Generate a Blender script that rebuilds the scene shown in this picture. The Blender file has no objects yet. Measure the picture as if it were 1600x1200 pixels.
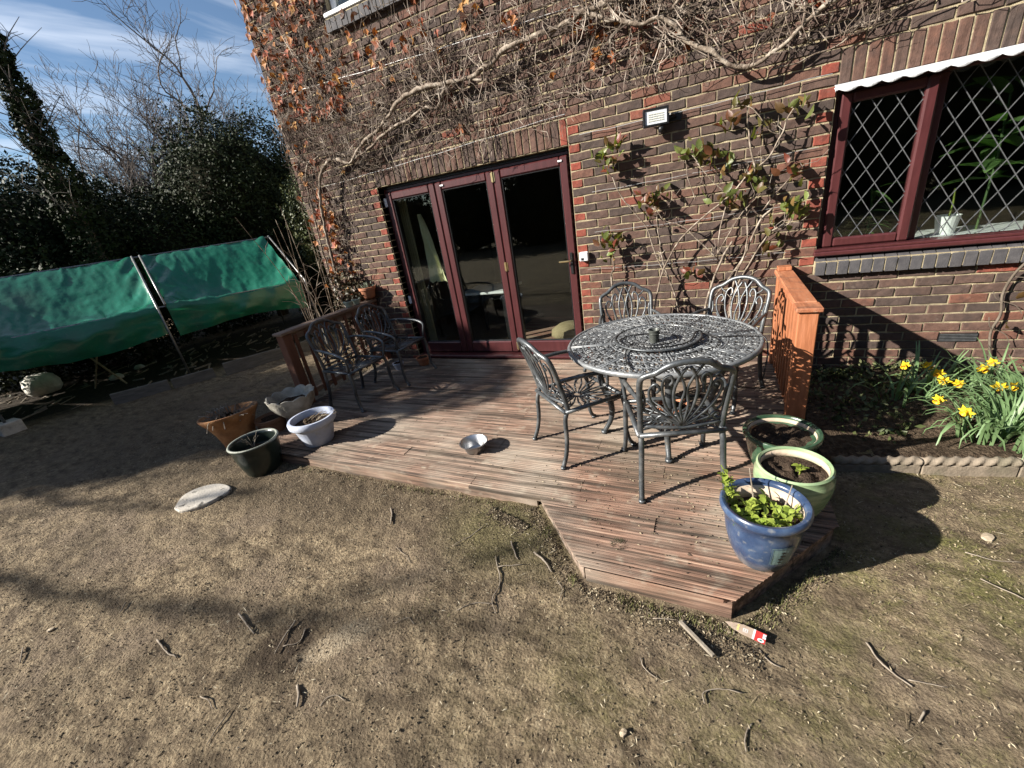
import bpy, math, random
import numpy as np
from mathutils import Vector, Matrix, noise

random.seed(7)
RNG = np.random.default_rng(11)
SC = bpy.context.scene
COL = SC.collection
R = math.radians
V = Vector

# ------------------------------------------------------------------ camera
YAW, PITCH, ROLL = -0.48466434, 0.40001794, -0.16465482
CAMLOC = V((1.2567, -4.2794, 1.8085))
fw = V((math.sin(YAW)*math.cos(PITCH), math.cos(YAW)*math.cos(PITCH), -math.sin(PITCH)))
r0 = V((math.cos(YAW), -math.sin(YAW), 0)); u0 = r0.cross(fw)
rr = math.cos(ROLL)*r0 + math.sin(ROLL)*u0
uu = math.cos(ROLL)*u0 - math.sin(ROLL)*r0
cd = bpy.data.cameras.new('camera'); cam = bpy.data.objects.new('camera', cd); COL.objects.link(cam)
m = Matrix((rr, uu, -fw)).transposed().to_4x4(); m.translation = CAMLOC
cam.matrix_world = m
cd.sensor_width = 36; cd.lens = 646.3/1600*36; cd.clip_start = .05; cd.clip_end = 500
SC.camera = cam

# ------------------------------------------------------------------ light
SUN_AZ, SUN_EL = 38.0, 27.5           # the light travels towards +x +y
sd = V((math.cos(R(SUN_AZ))*math.cos(R(SUN_EL)), math.sin(R(SUN_AZ))*math.cos(R(SUN_EL)), -math.sin(R(SUN_EL))))
ld = bpy.data.lights.new('sun', 'SUN'); ld.energy = 5.0; ld.angle = R(.53); ld.color = (1, .94, .85)
sun = bpy.data.objects.new('sun', ld); COL.objects.link(sun)
sun.rotation_euler = sd.to_track_quat('-Z', 'Y').to_euler(); sun.location = (-8, -8, 9)
W = bpy.data.worlds.new('World'); SC.world = W; W.use_nodes = True
nt = W.node_tree; nt.nodes.clear()
def wn(t, **k):
    n = nt.nodes.new(t)
    for a, b in k.items(): setattr(n, a, b)
    return n
sky = wn('ShaderNodeTexSky', sky_type='NISHITA'); sky.sun_disc = False
sky.sun_elevation = R(SUN_EL); sky.sun_rotation = math.atan2(-sd.x, -sd.y) % (2*math.pi)
sky.air_density = 1.0; sky.dust_density = .15; sky.ozone_density = 3.0
bg = wn('ShaderNodeBackground'); bg.inputs[1].default_value = .05
tc = wn('ShaderNodeTexCoord'); sep = wn('ShaderNodeSeparateXYZ'); nt.links.new(tc.outputs['Generated'], sep.inputs[0])
zc = wn('ShaderNodeMath', operation='MAXIMUM'); nt.links.new(sep.outputs[2], zc.inputs[0]); zc.inputs[1].default_value = .12
dx = wn('ShaderNodeMath', operation='DIVIDE'); nt.links.new(sep.outputs[0], dx.inputs[0]); nt.links.new(zc.outputs[0], dx.inputs[1])
dy = wn('ShaderNodeMath', operation='DIVIDE'); nt.links.new(sep.outputs[1], dy.inputs[0]); nt.links.new(zc.outputs[0], dy.inputs[1])
cmb = wn('ShaderNodeCombineXYZ'); nt.links.new(dx.outputs[0], cmb.inputs[0]); nt.links.new(dy.outputs[0], cmb.inputs[1])
mp = wn('ShaderNodeMapping'); nt.links.new(cmb.outputs[0], mp.inputs[0]); mp.inputs['Rotation'].default_value = (0, 0, R(-25)); mp.inputs['Scale'].default_value = (1.3, .5, 1)
ns = wn('ShaderNodeTexNoise'); nt.links.new(mp.outputs[0], ns.inputs['Vector']); ns.inputs['Scale'].default_value = 1.6; ns.inputs['Detail'].default_value = 9; ns.inputs['Roughness'].default_value = .55; ns.inputs['Distortion'].default_value = .5
rmp = wn('ShaderNodeValToRGB'); nt.links.new(ns.outputs[0], rmp.inputs[0]); rmp.color_ramp.elements[0].position = .47; rmp.color_ramp.elements[1].position = 1.0
mx = wn('ShaderNodeMixRGB'); nt.links.new(rmp.outputs[0], mx.inputs[0]); nt.links.new(sky.outputs[0], mx.inputs[1]); mx.inputs[2].default_value = (8.5, 9.2, 10.4, 1)
nt.links.new(mx.outputs[0], bg.inputs[0])
out = wn('ShaderNodeOutputWorld'); nt.links.new(bg.outputs[0], out.inputs[0])
vs = SC.view_settings; vs.view_transform = 'Standard'; vs.look = 'None'; vs.gamma = 1; vs.use_curve_mapping = False
vs.exposure = 1.36

# ------------------------------------------------------------------ materials
def M(name, cols, scale=8, rough=.8, bump=.3, bscale=None, stretch=(1, 1, 1), detail=6, metal=0, spec=.4, dist=.01,
      attr=None, ramp=None, lo=.3, hi=.7, coat=0, trans=None, obj=False, wear=None):
    """noise mixes the listed colours; attr = a float attribute that picks along a ramp instead"""
    mt = bpy.data.materials.new(name); mt.use_nodes = True
    t = mt.node_tree; N = t.nodes; L = t.links; b = N['Principled BSDF']
    b.inputs['Roughness'].default_value = rough; b.inputs['Metallic'].default_value = metal
    b.inputs['Specular IOR Level'].default_value = spec; b.inputs['Coat Weight'].default_value = coat
    if obj:
        tcn = N.new('ShaderNodeTexCoord'); src = tcn.outputs['Object']
    else:
        g = N.new('ShaderNodeNewGeometry'); src = g.outputs['Position']
    mpn = N.new('ShaderNodeMapping'); L.new(src, mpn.inputs[0]); mpn.inputs['Scale'].default_value = stretch
    n1 = N.new('ShaderNodeTexNoise'); L.new(mpn.outputs[0], n1.inputs['Vector']); n1.inputs['Scale'].default_value = scale
    n1.inputs['Detail'].default_value = detail; n1.inputs['Roughness'].default_value = .62
    def mkramp(fac, cs, l, h):
        r = N.new('ShaderNodeValToRGB'); L.new(fac, r.inputs[0]); e = r.color_ramp.elements
        for i, c in enumerate(cs):
            p = l + (h-l)*i/max(1, len(cs)-1)
            if i < 2: el = e[i]; el.position = p
            else: el = e.new(p)
            el.color = (*c, 1)
        return r.outputs[0]
    col = mkramp(n1.outputs[0], cols if len(cols) > 1 else cols*2, lo, hi)
    if attr:
        a = N.new('ShaderNodeAttribute'); a.attribute_name = attr
        col2 = mkramp(a.outputs['Fac'], ramp, 0, 1)
        mm = N.new('ShaderNodeMixRGB'); mm.blend_type = 'MULTIPLY'; mm.inputs[0].default_value = 1
        L.new(col2, mm.inputs[1]); L.new(col, mm.inputs[2]); col = mm.outputs[0]
    for wear in ((wear if isinstance(wear, list) else [wear]) if wear else []):     # (colour, scale, lo, hi, strength) a second, larger stain
        n3 = N.new('ShaderNodeTexNoise'); L.new(mpn.outputs[0] if len(wear) > 5 else src, n3.inputs['Vector']); n3.inputs['Scale'].default_value = wear[1]/(6 if len(wear) > 5 else 1); n3.inputs['Detail'].default_value = 8
        mr = N.new('ShaderNodeMapRange'); L.new(n3.outputs[0], mr.inputs[0]); mr.inputs[1].default_value = wear[2]; mr.inputs[2].default_value = wear[3]; mr.inputs[4].default_value = wear[4]
        mm = N.new('ShaderNodeMixRGB'); L.new(mr.outputs[0], mm.inputs[0]); L.new(col, mm.inputs[1]); mm.inputs[2].default_value = (*wear[0], 1); col = mm.outputs[0]
    L.new(col, b.inputs['Base Color'])
    if bump:
        n2 = N.new('ShaderNodeTexNoise'); L.new(mpn.outputs[0], n2.inputs['Vector']); n2.inputs['Scale'].default_value = bscale or scale*4
        n2.inputs['Detail'].default_value = 6; bp = N.new('ShaderNodeBump'); bp.inputs['Strength'].default_value = bump
        bp.inputs['Distance'].default_value = dist; L.new(n2.outputs[0], bp.inputs['Height']); L.new(bp.outputs[0], b.inputs['Normal'])
    if trans:
        tb = N.new('ShaderNodeBsdfTranslucent'); tb.inputs[0].default_value = (*trans[1], 1); ms = N.new('ShaderNodeMixShader'); ms.inputs[0].default_value = trans[0]
        o = N['Material Output']; L.new(b.outputs[0], ms.inputs[1]); L.new(tb.outputs[0], ms.inputs[2]); L.new(ms.outputs[0], o.inputs[0])
    return mt

def glass_mat(name, tint, refl_scale=1.0):
    mt = bpy.data.materials.new(name); mt.use_nodes = True
    t = mt.node_tree; N = t.nodes; L = t.links; N.remove(N['Principled BSDF']); o = N['Material Output']
    tr = N.new('ShaderNodeBsdfTransparent'); tr.inputs[0].default_value = (*tint, 1)
    gl = N.new('ShaderNodeBsdfGlossy'); gl.inputs['Roughness'].default_value = .02; gl.inputs[0].default_value = (.9, .95, .95, 1)
    lw = N.new('ShaderNodeLayerWeight'); lw.inputs[0].default_value = .5
    pw = N.new('ShaderNodeMath'); pw.operation = 'POWER'; L.new(lw.outputs['Facing'], pw.inputs[0]); pw.inputs[1].default_value = 4.5
    fr = N.new('ShaderNodeMath'); fr.operation = 'MULTIPLY_ADD'; L.new(pw.outputs[0], fr.inputs[0]); fr.inputs[1].default_value = .9; fr.inputs[2].default_value = .06
    ms = N.new('ShaderNodeMixShader'); L.new(fr.outputs[0], ms.inputs[0]); L.new(tr.outputs[0], ms.inputs[1]); L.new(gl.outputs[0], ms.inputs[2])
    L.new(ms.outputs[0], o.inputs[0]); return mt

BRK = [(.050, .039, .034), (.076, .055, .047), (.097, .062, .050), (.116, .066, .050), (.15, .068, .047), (.235, .056, .038)]
brick_m = M('brick', [(.62, .6, .6), (1.0, 1.0, 1.0), (1.3, 1.22, 1.15)], scale=26, rough=.9, bump=.55, bscale=130, dist=.006, attr='tone', ramp=BRK, lo=.28, hi=.75, spec=.2,
            wear=[((.04, .033, .031), 9, .5, .8, .8), ((.2, .17, .14), 21, .62, .8, .45), ((.04, .032, .028), 1.3, .5, .75, .45)])
blue_brick_m = M('blue_brick', [(.05, .048, .052), (.085, .08, .082)], scale=20, rough=.75, bump=.3, bscale=120, spec=.3)
mortar_m = M('mortar', [(.17, .14, .095), (.34, .285, .18), (.45, .385, .255)], scale=18, rough=.95, bump=.6, bscale=150, spec=.1, wear=[((.13, .105, .08), 3, .48, .7, .7), ((.1, .085, .065), 14, .55, .75, .6)])
maroon_m = M('maroon_upvc', [(.05, .014, .015), (.075, .021, .022)], scale=30, rough=.33, bump=.08, bscale=200, stretch=(1, 1, .15), spec=.5)
glass_m = glass_mat('door_glass', (.84, .87, .85))
lead_m = M('lead_strip', [(.09, .094, .1), (.18, .185, .19)], scale=30, rough=.5, bump=.2, metal=.5)
flash_m = M('lead_flashing', [(.5, .51, .53), (.72, .73, .75)], scale=14, rough=.5, bump=.3, bscale=60)
white_m = M('white_plastic', [(.7, .71, .72), (.82, .83, .84)], scale=6, rough=.35, bump=0)
gold_m = M('brass', [(.55, .42, .2), (.7, .58, .32)], scale=20, rough=.3, bump=0, metal=.9)
black_m = M('black_plastic', [(.008, .008, .009), (.015, .015, .016)], scale=30, rough=.4, bump=.1)
led_m = M('led_reflector', [(.55, .58, .6), (.8, .82, .85)], scale=160, rough=.25, bump=.1, detail=2)
alu_m = M('grey_aluminium', [(.036, .041, .044), (.075, .083, .089), (.125, .132, .135)], scale=14, rough=.38, bump=.25, bscale=160, metal=.4, spec=.8, dist=.003, wear=[((.25, .245, .23), 7, .52, .8, .55), ((.12, .10, .075), 40, .62, .74, .6)])
alut_m = M('sunlit_dusty_aluminium', [(.09, .098, .103), (.17, .18, .187), (.26, .27, .27)], scale=14, rough=.42, bump=.25, bscale=160, metal=.3, spec=.7, dist=.003, wear=[((.32, .315, .30), 7, .5, .78, .55), ((.12, .10, .075), 40, .62, .74, .5)])  # table top's sunlit brightness painted in as a lighter base, with dust
stain_m = M('terracotta_stain', [(.25, .085, .036), (.34, .125, .055), (.4, .16, .08)], scale=9, rough=.6, bump=.5, bscale=22, stretch=(3, 3, .35), dist=.006, wear=((.12, .06, .035), 5, .55, .8, .6))
stainr_m = M('terracotta_stain_rail', [(.24, .082, .038), (.34, .128, .06), (.41, .175, .09)], scale=9, rough=.65, bump=.5, bscale=22, stretch=(3, .35, 3), dist=.006, wear=[((.12, .06, .04), 9, .56, .72, .7), ((.38, .26, .18), 30, .6, .72, .5)])
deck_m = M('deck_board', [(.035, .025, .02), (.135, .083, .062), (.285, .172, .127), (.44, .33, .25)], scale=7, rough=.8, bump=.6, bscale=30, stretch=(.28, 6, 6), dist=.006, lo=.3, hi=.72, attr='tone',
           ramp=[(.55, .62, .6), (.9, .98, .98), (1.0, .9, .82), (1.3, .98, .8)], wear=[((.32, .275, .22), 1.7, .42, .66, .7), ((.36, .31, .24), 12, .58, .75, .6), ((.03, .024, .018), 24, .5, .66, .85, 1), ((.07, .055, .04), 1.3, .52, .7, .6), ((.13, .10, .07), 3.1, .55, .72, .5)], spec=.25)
rawwood_m = M('weathered_wood', [(.2, .15, .1), (.36, .29, .2), (.45, .38, .28)], scale=9, rough=.85, bump=.5, bscale=50, stretch=(.4, 3, 3))
tarp_m = M('green_tarpaulin', [(.008, .112, .066), (.013, .15, .09)], wear=[((.05, .075, .055), 1.6, .55, .78, .5), ((.12, .17, .14), 26, .62, .75, .35)], scale=3, rough=.27, bump=.35, bscale=4.5, dist=.035, spec=.6, trans=(.07, (.03, .42, .16)))
steel_m = M('galvanised_pole', [(.12, .12, .12), (.3, .3, .3)], scale=14, rough=.4, bump=.1, metal=.7)
soil_m = M('potting_soil', [(.025, .017, .012), (.06, .042, .03), (.09, .065, .045)], scale=60, rough=1, bump=1, bscale=140, dist=.02, spec=.1)
bark_m = M('bark', [(.075, .06, .045), (.17, .14, .11)], scale=14, rough=.95, bump=.5, spec=.1)
tree_m = M('pale_bark', [(.08, .066, .06), (.19, .165, .15)], scale=9, rough=.9, bump=.3, spec=.1)
vine_m = M('vine_stem', [(.05, .035, .028), (.13, .098, .075), (.42, .36, .30)], scale=7, rough=.85, bump=.4, bscale=90, lo=.32, hi=.66, spec=.2)
twig_m = M('dry_twig', [(.12, .095, .07), (.33, .28, .22)], scale=20, rough=.9, bump=.3)
cleaf_m = M('creeper_leaf', [(.7, .7, .7), (1.2, 1.2, 1.2)], scale=30, rough=.6, bump=.2, attr='tone', ramp=[(.07, .032, .018), (.2, .055, .02), (.36, .115, .03), (.42, .22, .05), (.30, .06, .022)], trans=(.3, (.4, .12, .02)))
stem_m = M('old_vine_stem', [(.07, .05, .038), (.19, .15, .115), (.40, .345, .28)], scale=16, rough=.9, bump=.7, bscale=60, lo=.32, hi=.66, spec=.15)
rleaf_m = M('rose_leaf', [(.7, .7, .7), (1.2, 1.2, 1.2)], scale=30, rough=.42, bump=.2, attr='tone', ramp=[(.13, .03, .018), (.09, .055, .02), (.10, .13, .035), (.17, .2, .055), (.2, .045, .03)], trans=(.25, (.2, .25, .03)))
hedge_m = M('evergreen_leaf', [(.008, .013, .005), (.018, .026, .009), (.034, .044, .015)], scale=3, rough=.6, bump=0, spec=.12)
hedge2_m = M('ivy_leaf', [(.03, .042, .014), (.075, .09, .032), (.16, .165, .085)], scale=5, rough=.5, bump=0, spec=.25)
daff_m = M('daffodil_leaf', [(.09, .16, .06), (.19, .28, .13)], scale=12, rough=.45, bump=.1, trans=(.2, (.15, .3, .05)))
petal_m = M('daffodil_petal', [(.75, .53, .02), (.85, .66, .05)], scale=30, rough=.5, bump=.1, trans=(.2, (.9, .7, .05)))
trumpet_m = M('daffodil_trumpet', [(.75, .38, .01), (.82, .5, .02)], scale=30, rough=.5, bump=.1)
green_m = M('young_leaf', [(.17, .24, .03), (.33, .38, .075)], scale=20, rough=.45, bump=.1, trans=(.25, (.3, .45, .05)))
stone_m = M('limestone', [(.3, .28, .24), (.48, .45, .4), (.58, .55, .5)], scale=14, rough=.9, bump=.5, bscale=60)
slab_m = M('pale_slab', [(.36, .33, .28), (.52, .48, .42)], scale=9, rough=.9, bump=.4, bscale=70, wear=((.04, .035, .03), 16, .56, .66, .9))

# ------------------------------------------------------------------ helpers
class MB:
    def __init__(s): s.v = []; s.f = []; s.a = []
    def add(s, vs, fs, tone=None):
        o = len(s.v); s.v += [tuple(p) for p in vs]; s.f += [tuple(i+o for i in f) for f in fs]
        s.a += [tone if tone is not None else .5]*len(vs)
        return s
    def box(s, x0, x1, y0, y1, z0, z1, b=0, mat=None, tone=None):
        if b <= 0:
            p = [(x, y, z) for x in (x0, x1) for y in (y0, y1) for z in (z0, z1)]
            f = [(0, 1, 3, 2), (4, 6, 7, 5), (0, 4, 5, 1), (2, 3, 7, 6), (0, 2, 6, 4), (1, 5, 7, 3)]
        else:
            p = []; ctr = ((x0+x1)/2, (y0+y1)/2, (z0+z1)/2)
            cs = [(x, y, z) for x in (x0, x1) for y in (y0, y1) for z in (z0, z1)]
            for c in cs:
                for ax in range(3):
                    q = list(c)
                    for k in range(3):
                        if k != ax: q[k] += b if q[k] < ctr[k] else -b
                    p.append(q)
            f = []
            I = lambda i, j, k, ax: (i*4+j*2+k)*3+ax
            for ax, order in ((0, [(0, 0), (0, 1), (1, 1), (1, 0)]), (1, [(0, 0), (1, 0), (1, 1), (0, 1)]), (2, [(0, 0), (0, 1), (1, 1), (1, 0)])):
                for sgn in (0, 1):
                    q = []
                    for a, c in order:
                        if ax == 0: q.append(I(sgn, a, c, 0))
                        elif ax == 1: q.append(I(a, sgn, c, 1))
                        else: q.append(I(a, c, sgn, 2))
                    f.append(tuple(q))
            for i in (0, 1):
                for j in (0, 1):
                    f.append((I(i, j, 0, 0), I(i, j, 1, 0), I(i, j, 1, 1), I(i, j, 0, 1)))
                    f.append((I(i, 0, j, 0), I(i, 1, j, 0), I(i, 1, j, 2), I(i, 0, j, 2)))
                    f.append((I(0, i, j, 1), I(1, i, j, 1), I(1, i, j, 2), I(0, i, j, 2)))
                    for k in (0, 1): f.append((I(i, j, k, 0), I(i, j, k, 1), I(i, j, k, 2)))
        if mat is not None: p = [mat @ V(q) for q in p]
        return s.add(p, f, tone)
    def tube(s, pts, rad, n=6, flat=None, cap=True, tone=None):
        """sweep; rad: number or list; flat=(normal, ratio) squeezes along a normal"""
        P = [V(p) for p in pts]; k = len(P); rs = rad if hasattr(rad, '__len__') else [rad]*k
        ref = None; vs = []
        for i in range(k):
            t = (P[min(i+1, k-1)]-P[max(i-1, 0)])
            if t.length < 1e-9: t = V((0, 0, 1))
            t.normalize()
            if flat: a = V(flat[0]); a = (a - t*a.dot(t))
            elif ref is None: a = V((0, 0, 1)) if abs(t.z) < .9 else V((1, 0, 0)); a = a - t*a.dot(t)
            else: a = ref - t*ref.dot(t)
            if a.length < 1e-6: a = t.orthogonal()
            a.normalize(); ref = a; b = t.cross(a)
            fr = flat[1] if flat else 1
            for j in range(n):
                an = 2*math.pi*(j+.5)/n
                vs.append(P[i] + a*(rs[i]*fr*math.cos(an)) + b*(rs[i]*math.sin(an)))
        fs = [(i*n+j, i*n+(j+1) % n, (i+1)*n+(j+1) % n, (i+1)*n+j) for i in range(k-1) for j in range(n)]
        if cap: fs += [tuple(range(n))[::-1], tuple((k-1)*n+j for j in range(n))]
        return s.add(vs, fs, tone)
    def lathe(s, prof, n=32, wob=None, c=(0, 0, 0), ring=False):
        """closed profile swept round z: list of (r, z)"""
        vs = []
        for i, (r, z) in enumerate(prof):
            for j in range(n):
                an = 2*math.pi*j/n; q, dz = (wob(an, i) if wob else (1, 0))
                vs.append((c[0]+r*q*math.cos(an), c[1]+r*q*math.sin(an), c[2]+z+dz))
        k = len(prof)
        fs = [(i*n+j, i*n+(j+1) % n, (i+1)*n+(j+1) % n, (i+1)*n+j) for i in range(k-1) for j in range(n)]
        if ring: fs += [((k-1)*n+j, (k-1)*n+(j+1) % n, (j+1) % n, j) for j in range(n)]
        else: fs += [tuple(range(n))[::-1], tuple((k-1)*n+j for j in range(n))]
        return s.add(vs, fs)
    def mesh(s, name, smooth=False, attr=True):
        me = bpy.data.meshes.new(name); me.from_pydata(s.v, [], s.f)
        if attr:
            at = me.attributes.new('tone', 'FLOAT', 'POINT'); at.data.foreach_set('value', np.array(s.a, np.float32))
        if smooth: me.polygons.foreach_set('use_smooth', [True]*len(me.polygons))
        me.update(); return me
    def obj(s, name, mat, parent=None, smooth=False, kind=None, loc=None):
        me = s.mesh(name, smooth); me.materials.append(mat)
        return link(name, me, parent, kind, loc)

def link(name, me, parent=None, kind=None, loc=None):
    o = bpy.data.objects.new(name, me); COL.objects.link(o)
    if parent is not None: o.parent = parent
    if kind: o['kind'] = kind
    if loc is not None: o.location = loc
    return o
def tag(o, label, cat, group=None):
    o['label'] = label; o['category'] = cat
    if group: o['group'] = group
    return o
def thing(name, label, cat, loc=(0, 0, 0), rz=0, group=None):
    o = bpy.data.objects.new(name, None); COL.objects.link(o); o.location = loc; o.rotation_euler = (0, 0, rz); o.empty_display_size = .1
    return tag(o, label, cat, group)
def copy_tree(o, parent=None):
    c = o.copy(); COL.objects.link(c); c.parent = parent
    for ch in list(o.children): copy_tree(ch, c)
    return c
def smooth_path(pts, n=6):
    """Catmull-Rom"""
    P = [V(p) for p in pts]; P = [2*P[0]-P[1]] + P + [2*P[-1]-P[-2]]; o = []
    for i in range(1, len(P)-2):
        for k in range(n):
            t = k/n; a, b, c, d = P[i-1:i+3]
            o.append(.5*((2*b)+(c-a)*t+(2*a-5*b+4*c-d)*t*t+(3*b-a-3*c+d)*t**3))
    o.append(P[-2]); return o
def auto_smooth(o, ang=40):
    me = o.data; me.polygons.foreach_set('use_smooth', [True]*len(me.polygons))
    try: me.set_sharp_from_angle(angle=R(ang))
    except Exception: pass
    return o
def vnoise(x, y, seed=0):
    x = np.asarray(x, float); y = np.asarray(y, float)
    xi = np.floor(x).astype(np.int64); yi = np.floor(y).astype(np.int64); xf = x-xi; yf = y-yi
    def h(a, b):
        n = (a*374761393 + b*668265263 + seed*974634777) & 0xffffffff
        n = ((n ^ (n >> 13))*1274126177) & 0xffffffff
        return ((n ^ (n >> 16)) & 0xffff)/65535.
    u = xf*xf*(3-2*xf); v = yf*yf*(3-2*yf)
    return (h(xi, yi)*(1-u)+h(xi+1, yi)*u)*(1-v)+(h(xi, yi+1)*(1-u)+h(xi+1, yi+1)*u)*v
def ground_h(x, y):
    h = .045*(vnoise(x*.7, y*.7, 1)-.5)+.028*(vnoise(x*2.3, y*2.3, 2)-.5)+.014*(vnoise(x*9, y*9, 3)-.5)
    h += .009*(vnoise(x*26+y*9, y*26, 4)-.5)+.0045*(vnoise(x*60, y*60, 5)-.5)
    # shallow dug hollow in the foreground
    h -= .02*np.exp(-(((x+.42)/.16)**2+((y+3.60)/.12)**2)); h += .012*np.exp(-(((x+.2)/.13)**2+((y+3.5)/.1)**2))
    return h
def gh(x, y): return float(ground_h(np.array([x]), np.array([y]))[0])

# ------------------------------------------------------------------ ground
def axis(lo, hi, a, b, st):
    c = list(np.arange(a, b+1e-6, st)); s = st; x = a
    while x > lo: s *= 1.16; x -= s; c.insert(0, x)
    s = st; x = b
    while x < hi: s *= 1.16; x += s; c.append(x)
    return np.array(c)
gx = axis(-70, 60, -4.2, 3.6, .0165); gy = axis(-60, 70, -4.35, -.9, .0165)
XX, YY = np.meshgrid(gx, gy); HH = ground_h(XX, YY)
HH = np.where((XX > -2.85) & (XX < 1.75) & (YY > -2.25) & (YY < 0), np.minimum(HH, -.01), HH)
HH = np.where((YY > -.02) & (XX > -3.7), -.06, HH)
nx, ny = len(gx), len(gy)
co = np.stack([XX, YY, HH], -1).reshape(-1, 3)
me = bpy.data.meshes.new('ground'); me.vertices.add(nx*ny); me.vertices.foreach_set('co', co.ravel())
ii = (np.arange(ny-1)[:, None]*nx+np.arange(nx-1)[None]).ravel()
fc = np.stack([ii, ii+1, ii+nx+1, ii+nx], -1)
me.loops.add(fc.size); me.polygons.add(len(fc)); me.loops.foreach_set('vertex_index', fc.ravel())
me.polygons.foreach_set('loop_start', np.arange(len(fc))*4); me.polygons.foreach_set('loop_total', np.full(len(fc), 4)); me.update(calc_edges=True)
me.polygons.foreach_set('use_smooth', [True]*len(me.polygons))
def ground_mat():
    mt = bpy.data.materials.new('trodden_earth'); mt.use_nodes = True; t = mt.node_tree; N = t.nodes; L = t.links; b = N['Principled BSDF']
    b.inputs['Roughness'].default_value = .95; b.inputs['Specular IOR Level'].default_value = .15
    g = N.new('ShaderNodeNewGeometry'); pos = g.outputs['Position']
    def nz(sc, det=6, st=None, ro=.6):
        n = N.new('ShaderNodeTexNoise'); n.inputs['Scale'].default_value = sc; n.inputs['Detail'].default_value = det; n.inputs['Roughness'].default_value = ro
        if st:
            mpp = N.new('ShaderNodeMapping'); mpp.inputs['Scale'].default_value = st[0]; mpp.inputs['Rotation'].default_value = (0, 0, st[1]); L.new(pos, mpp.inputs[0]); L.new(mpp.outputs[0], n.inputs['Vector'])
        else: L.new(pos, n.inputs['Vector'])
        return n.outputs[0]
    def ramp(f, st):
        r = N.new('ShaderNodeValToRGB'); L.new(f, r.inputs[0]); e = r.color_ramp.elements
        for i, (p, c) in enumerate(st):
            el = e[i] if i < 2 else e.new(p); el.position = p; el.color = (*c, 1)
        return r.outputs[0]
    def mix(f, a, c, k=1):
        mm = N.new('ShaderNodeMixRGB')
        if k != 1:
            q = N.new('ShaderNodeMath'); q.operation = 'MULTIPLY'; L.new(f, q.inputs[0]); q.inputs[1].default_value = k; f = q.outputs[0]
        L.new(f, mm.inputs[0]); L.new(a, mm.inputs[1])
        if isinstance(c, tuple): mm.inputs[2].default_value = (*c, 1)
        else: L.new(c, mm.inputs[2])
        return mm.outputs[0]
    base = ramp(nz(34, 9, ro=.72), [(.33, (.05, .036, .023)), (.43, (.20, .15, .096)), (.55, (.345, .266, .168)), (.7, (.535, .44, .295))])
    big = ramp(nz(1.1, 5), [(.35, (0, 0, 0)), (.7, (1, 1, 1))])
    base = mix(big, base, (.33, .26, .17), .3)
    flat_ = ramp(nz(5.5, 8, ((1, 2.0, 1), .5)), [(.44, (0, 0, 0)), (.63, (1, 1, 1))])
    base = mix(flat_, base, (.085, .063, .042), .8)
    straw = ramp(nz(95, 3, ((.35, 1.5, 1), .7)), [(.6, (0, 0, 0)), (.68, (1, 1, 1))])
    base = mix(straw, base, (.44, .36, .25), .35)
    dark = ramp(nz(70, 4, ((1, .6, 1), -.4)), [(.62, (0, 0, 0)), (.72, (1, 1, 1))])
    base = mix(dark, base, (.035, .026, .018), .75)
    # moss towards the deck front and the right, thinning with noise
    sp = N.new('ShaderNodeSeparateXYZ'); L.new(pos, sp.inputs[0])
    mr = N.new('ShaderNodeMapRange'); L.new(sp.outputs[0], mr.inputs[0]); mr.inputs[1].default_value = .1; mr.inputs[2].default_value = 2.2
    mm = N.new('ShaderNodeMath'); mm.operation = 'MULTIPLY'; L.new(mr.outputs[0], mm.inputs[0]); L.new(ramp(nz(3.2, 9, ro=.7), [(.45, (0, 0, 0)), (.62, (1, 1, 1))]), mm.inputs[1])
    base = mix(mm.outputs[0], base, ramp(nz(60, 5), [(.35, (.075, .078, .024)), (.65, (.26, .25, .085))]), .8)
    # bare pinkish earth in worn patches, a pale dug scrape, damp dark earth along the deck, then shade painted as dark earth
    base = mix(ramp(nz(.9, 8, ro=.7), [(.48, (0, 0, 0)), (.68, (1, 1, 1))]), base, ramp(nz(50, 8, ro=.7), [(.32, (.06, .046, .033)), (.68, (.215, .168, .118))]), .6)
    base = mix(ramp(nz(1.9, 7, ro=.65), [(.5, (0, 0, 0)), (.64, (1, 1, 1))]), base, ramp(nz(42, 8, ro=.7), [(.32, (.13, .095, .067)), (.68, (.36, .28, .2))]), .6)
    def blob(cx, cy, rx, ry, rot=0, soft=.45, nsc=9, namp=.7):
        mpp = N.new('ShaderNodeMapping'); mpp.vector_type = 'TEXTURE'; mpp.inputs['Location'].default_value = (cx, cy, 0); mpp.inputs['Rotation'].default_value = (0, 0, rot); mpp.inputs['Scale'].default_value = (rx, ry, 50); L.new(pos, mpp.inputs[0])
        ln = N.new('ShaderNodeVectorMath'); ln.operation = 'LENGTH'; L.new(mpp.outputs[0], ln.inputs[0])
        q = N.new('ShaderNodeMath'); q.operation = 'MULTIPLY_ADD'; L.new(nz(nsc, 7), q.inputs[0]); q.inputs[1].default_value = namp; L.new(ln.outputs['Value'], q.inputs[2])
        mr2 = N.new('ShaderNodeMapRange'); L.new(q.outputs[0], mr2.inputs[0]); mr2.inputs[1].default_value = 1+namp*.5+soft*.5; mr2.inputs[2].default_value = 1+namp*.5-soft*.5; return mr2.outputs[0]
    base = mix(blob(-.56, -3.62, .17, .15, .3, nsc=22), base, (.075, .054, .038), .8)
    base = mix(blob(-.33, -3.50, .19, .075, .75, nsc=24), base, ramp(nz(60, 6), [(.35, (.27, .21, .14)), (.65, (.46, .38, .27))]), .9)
    base = mix(blob(-1.5, -2.62, 1.4, .3, .05, .9), base, ramp(nz(70, 6), [(.35, (.035, .026, .018)), (.65, (.17, .13, .085))]), .75)
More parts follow.
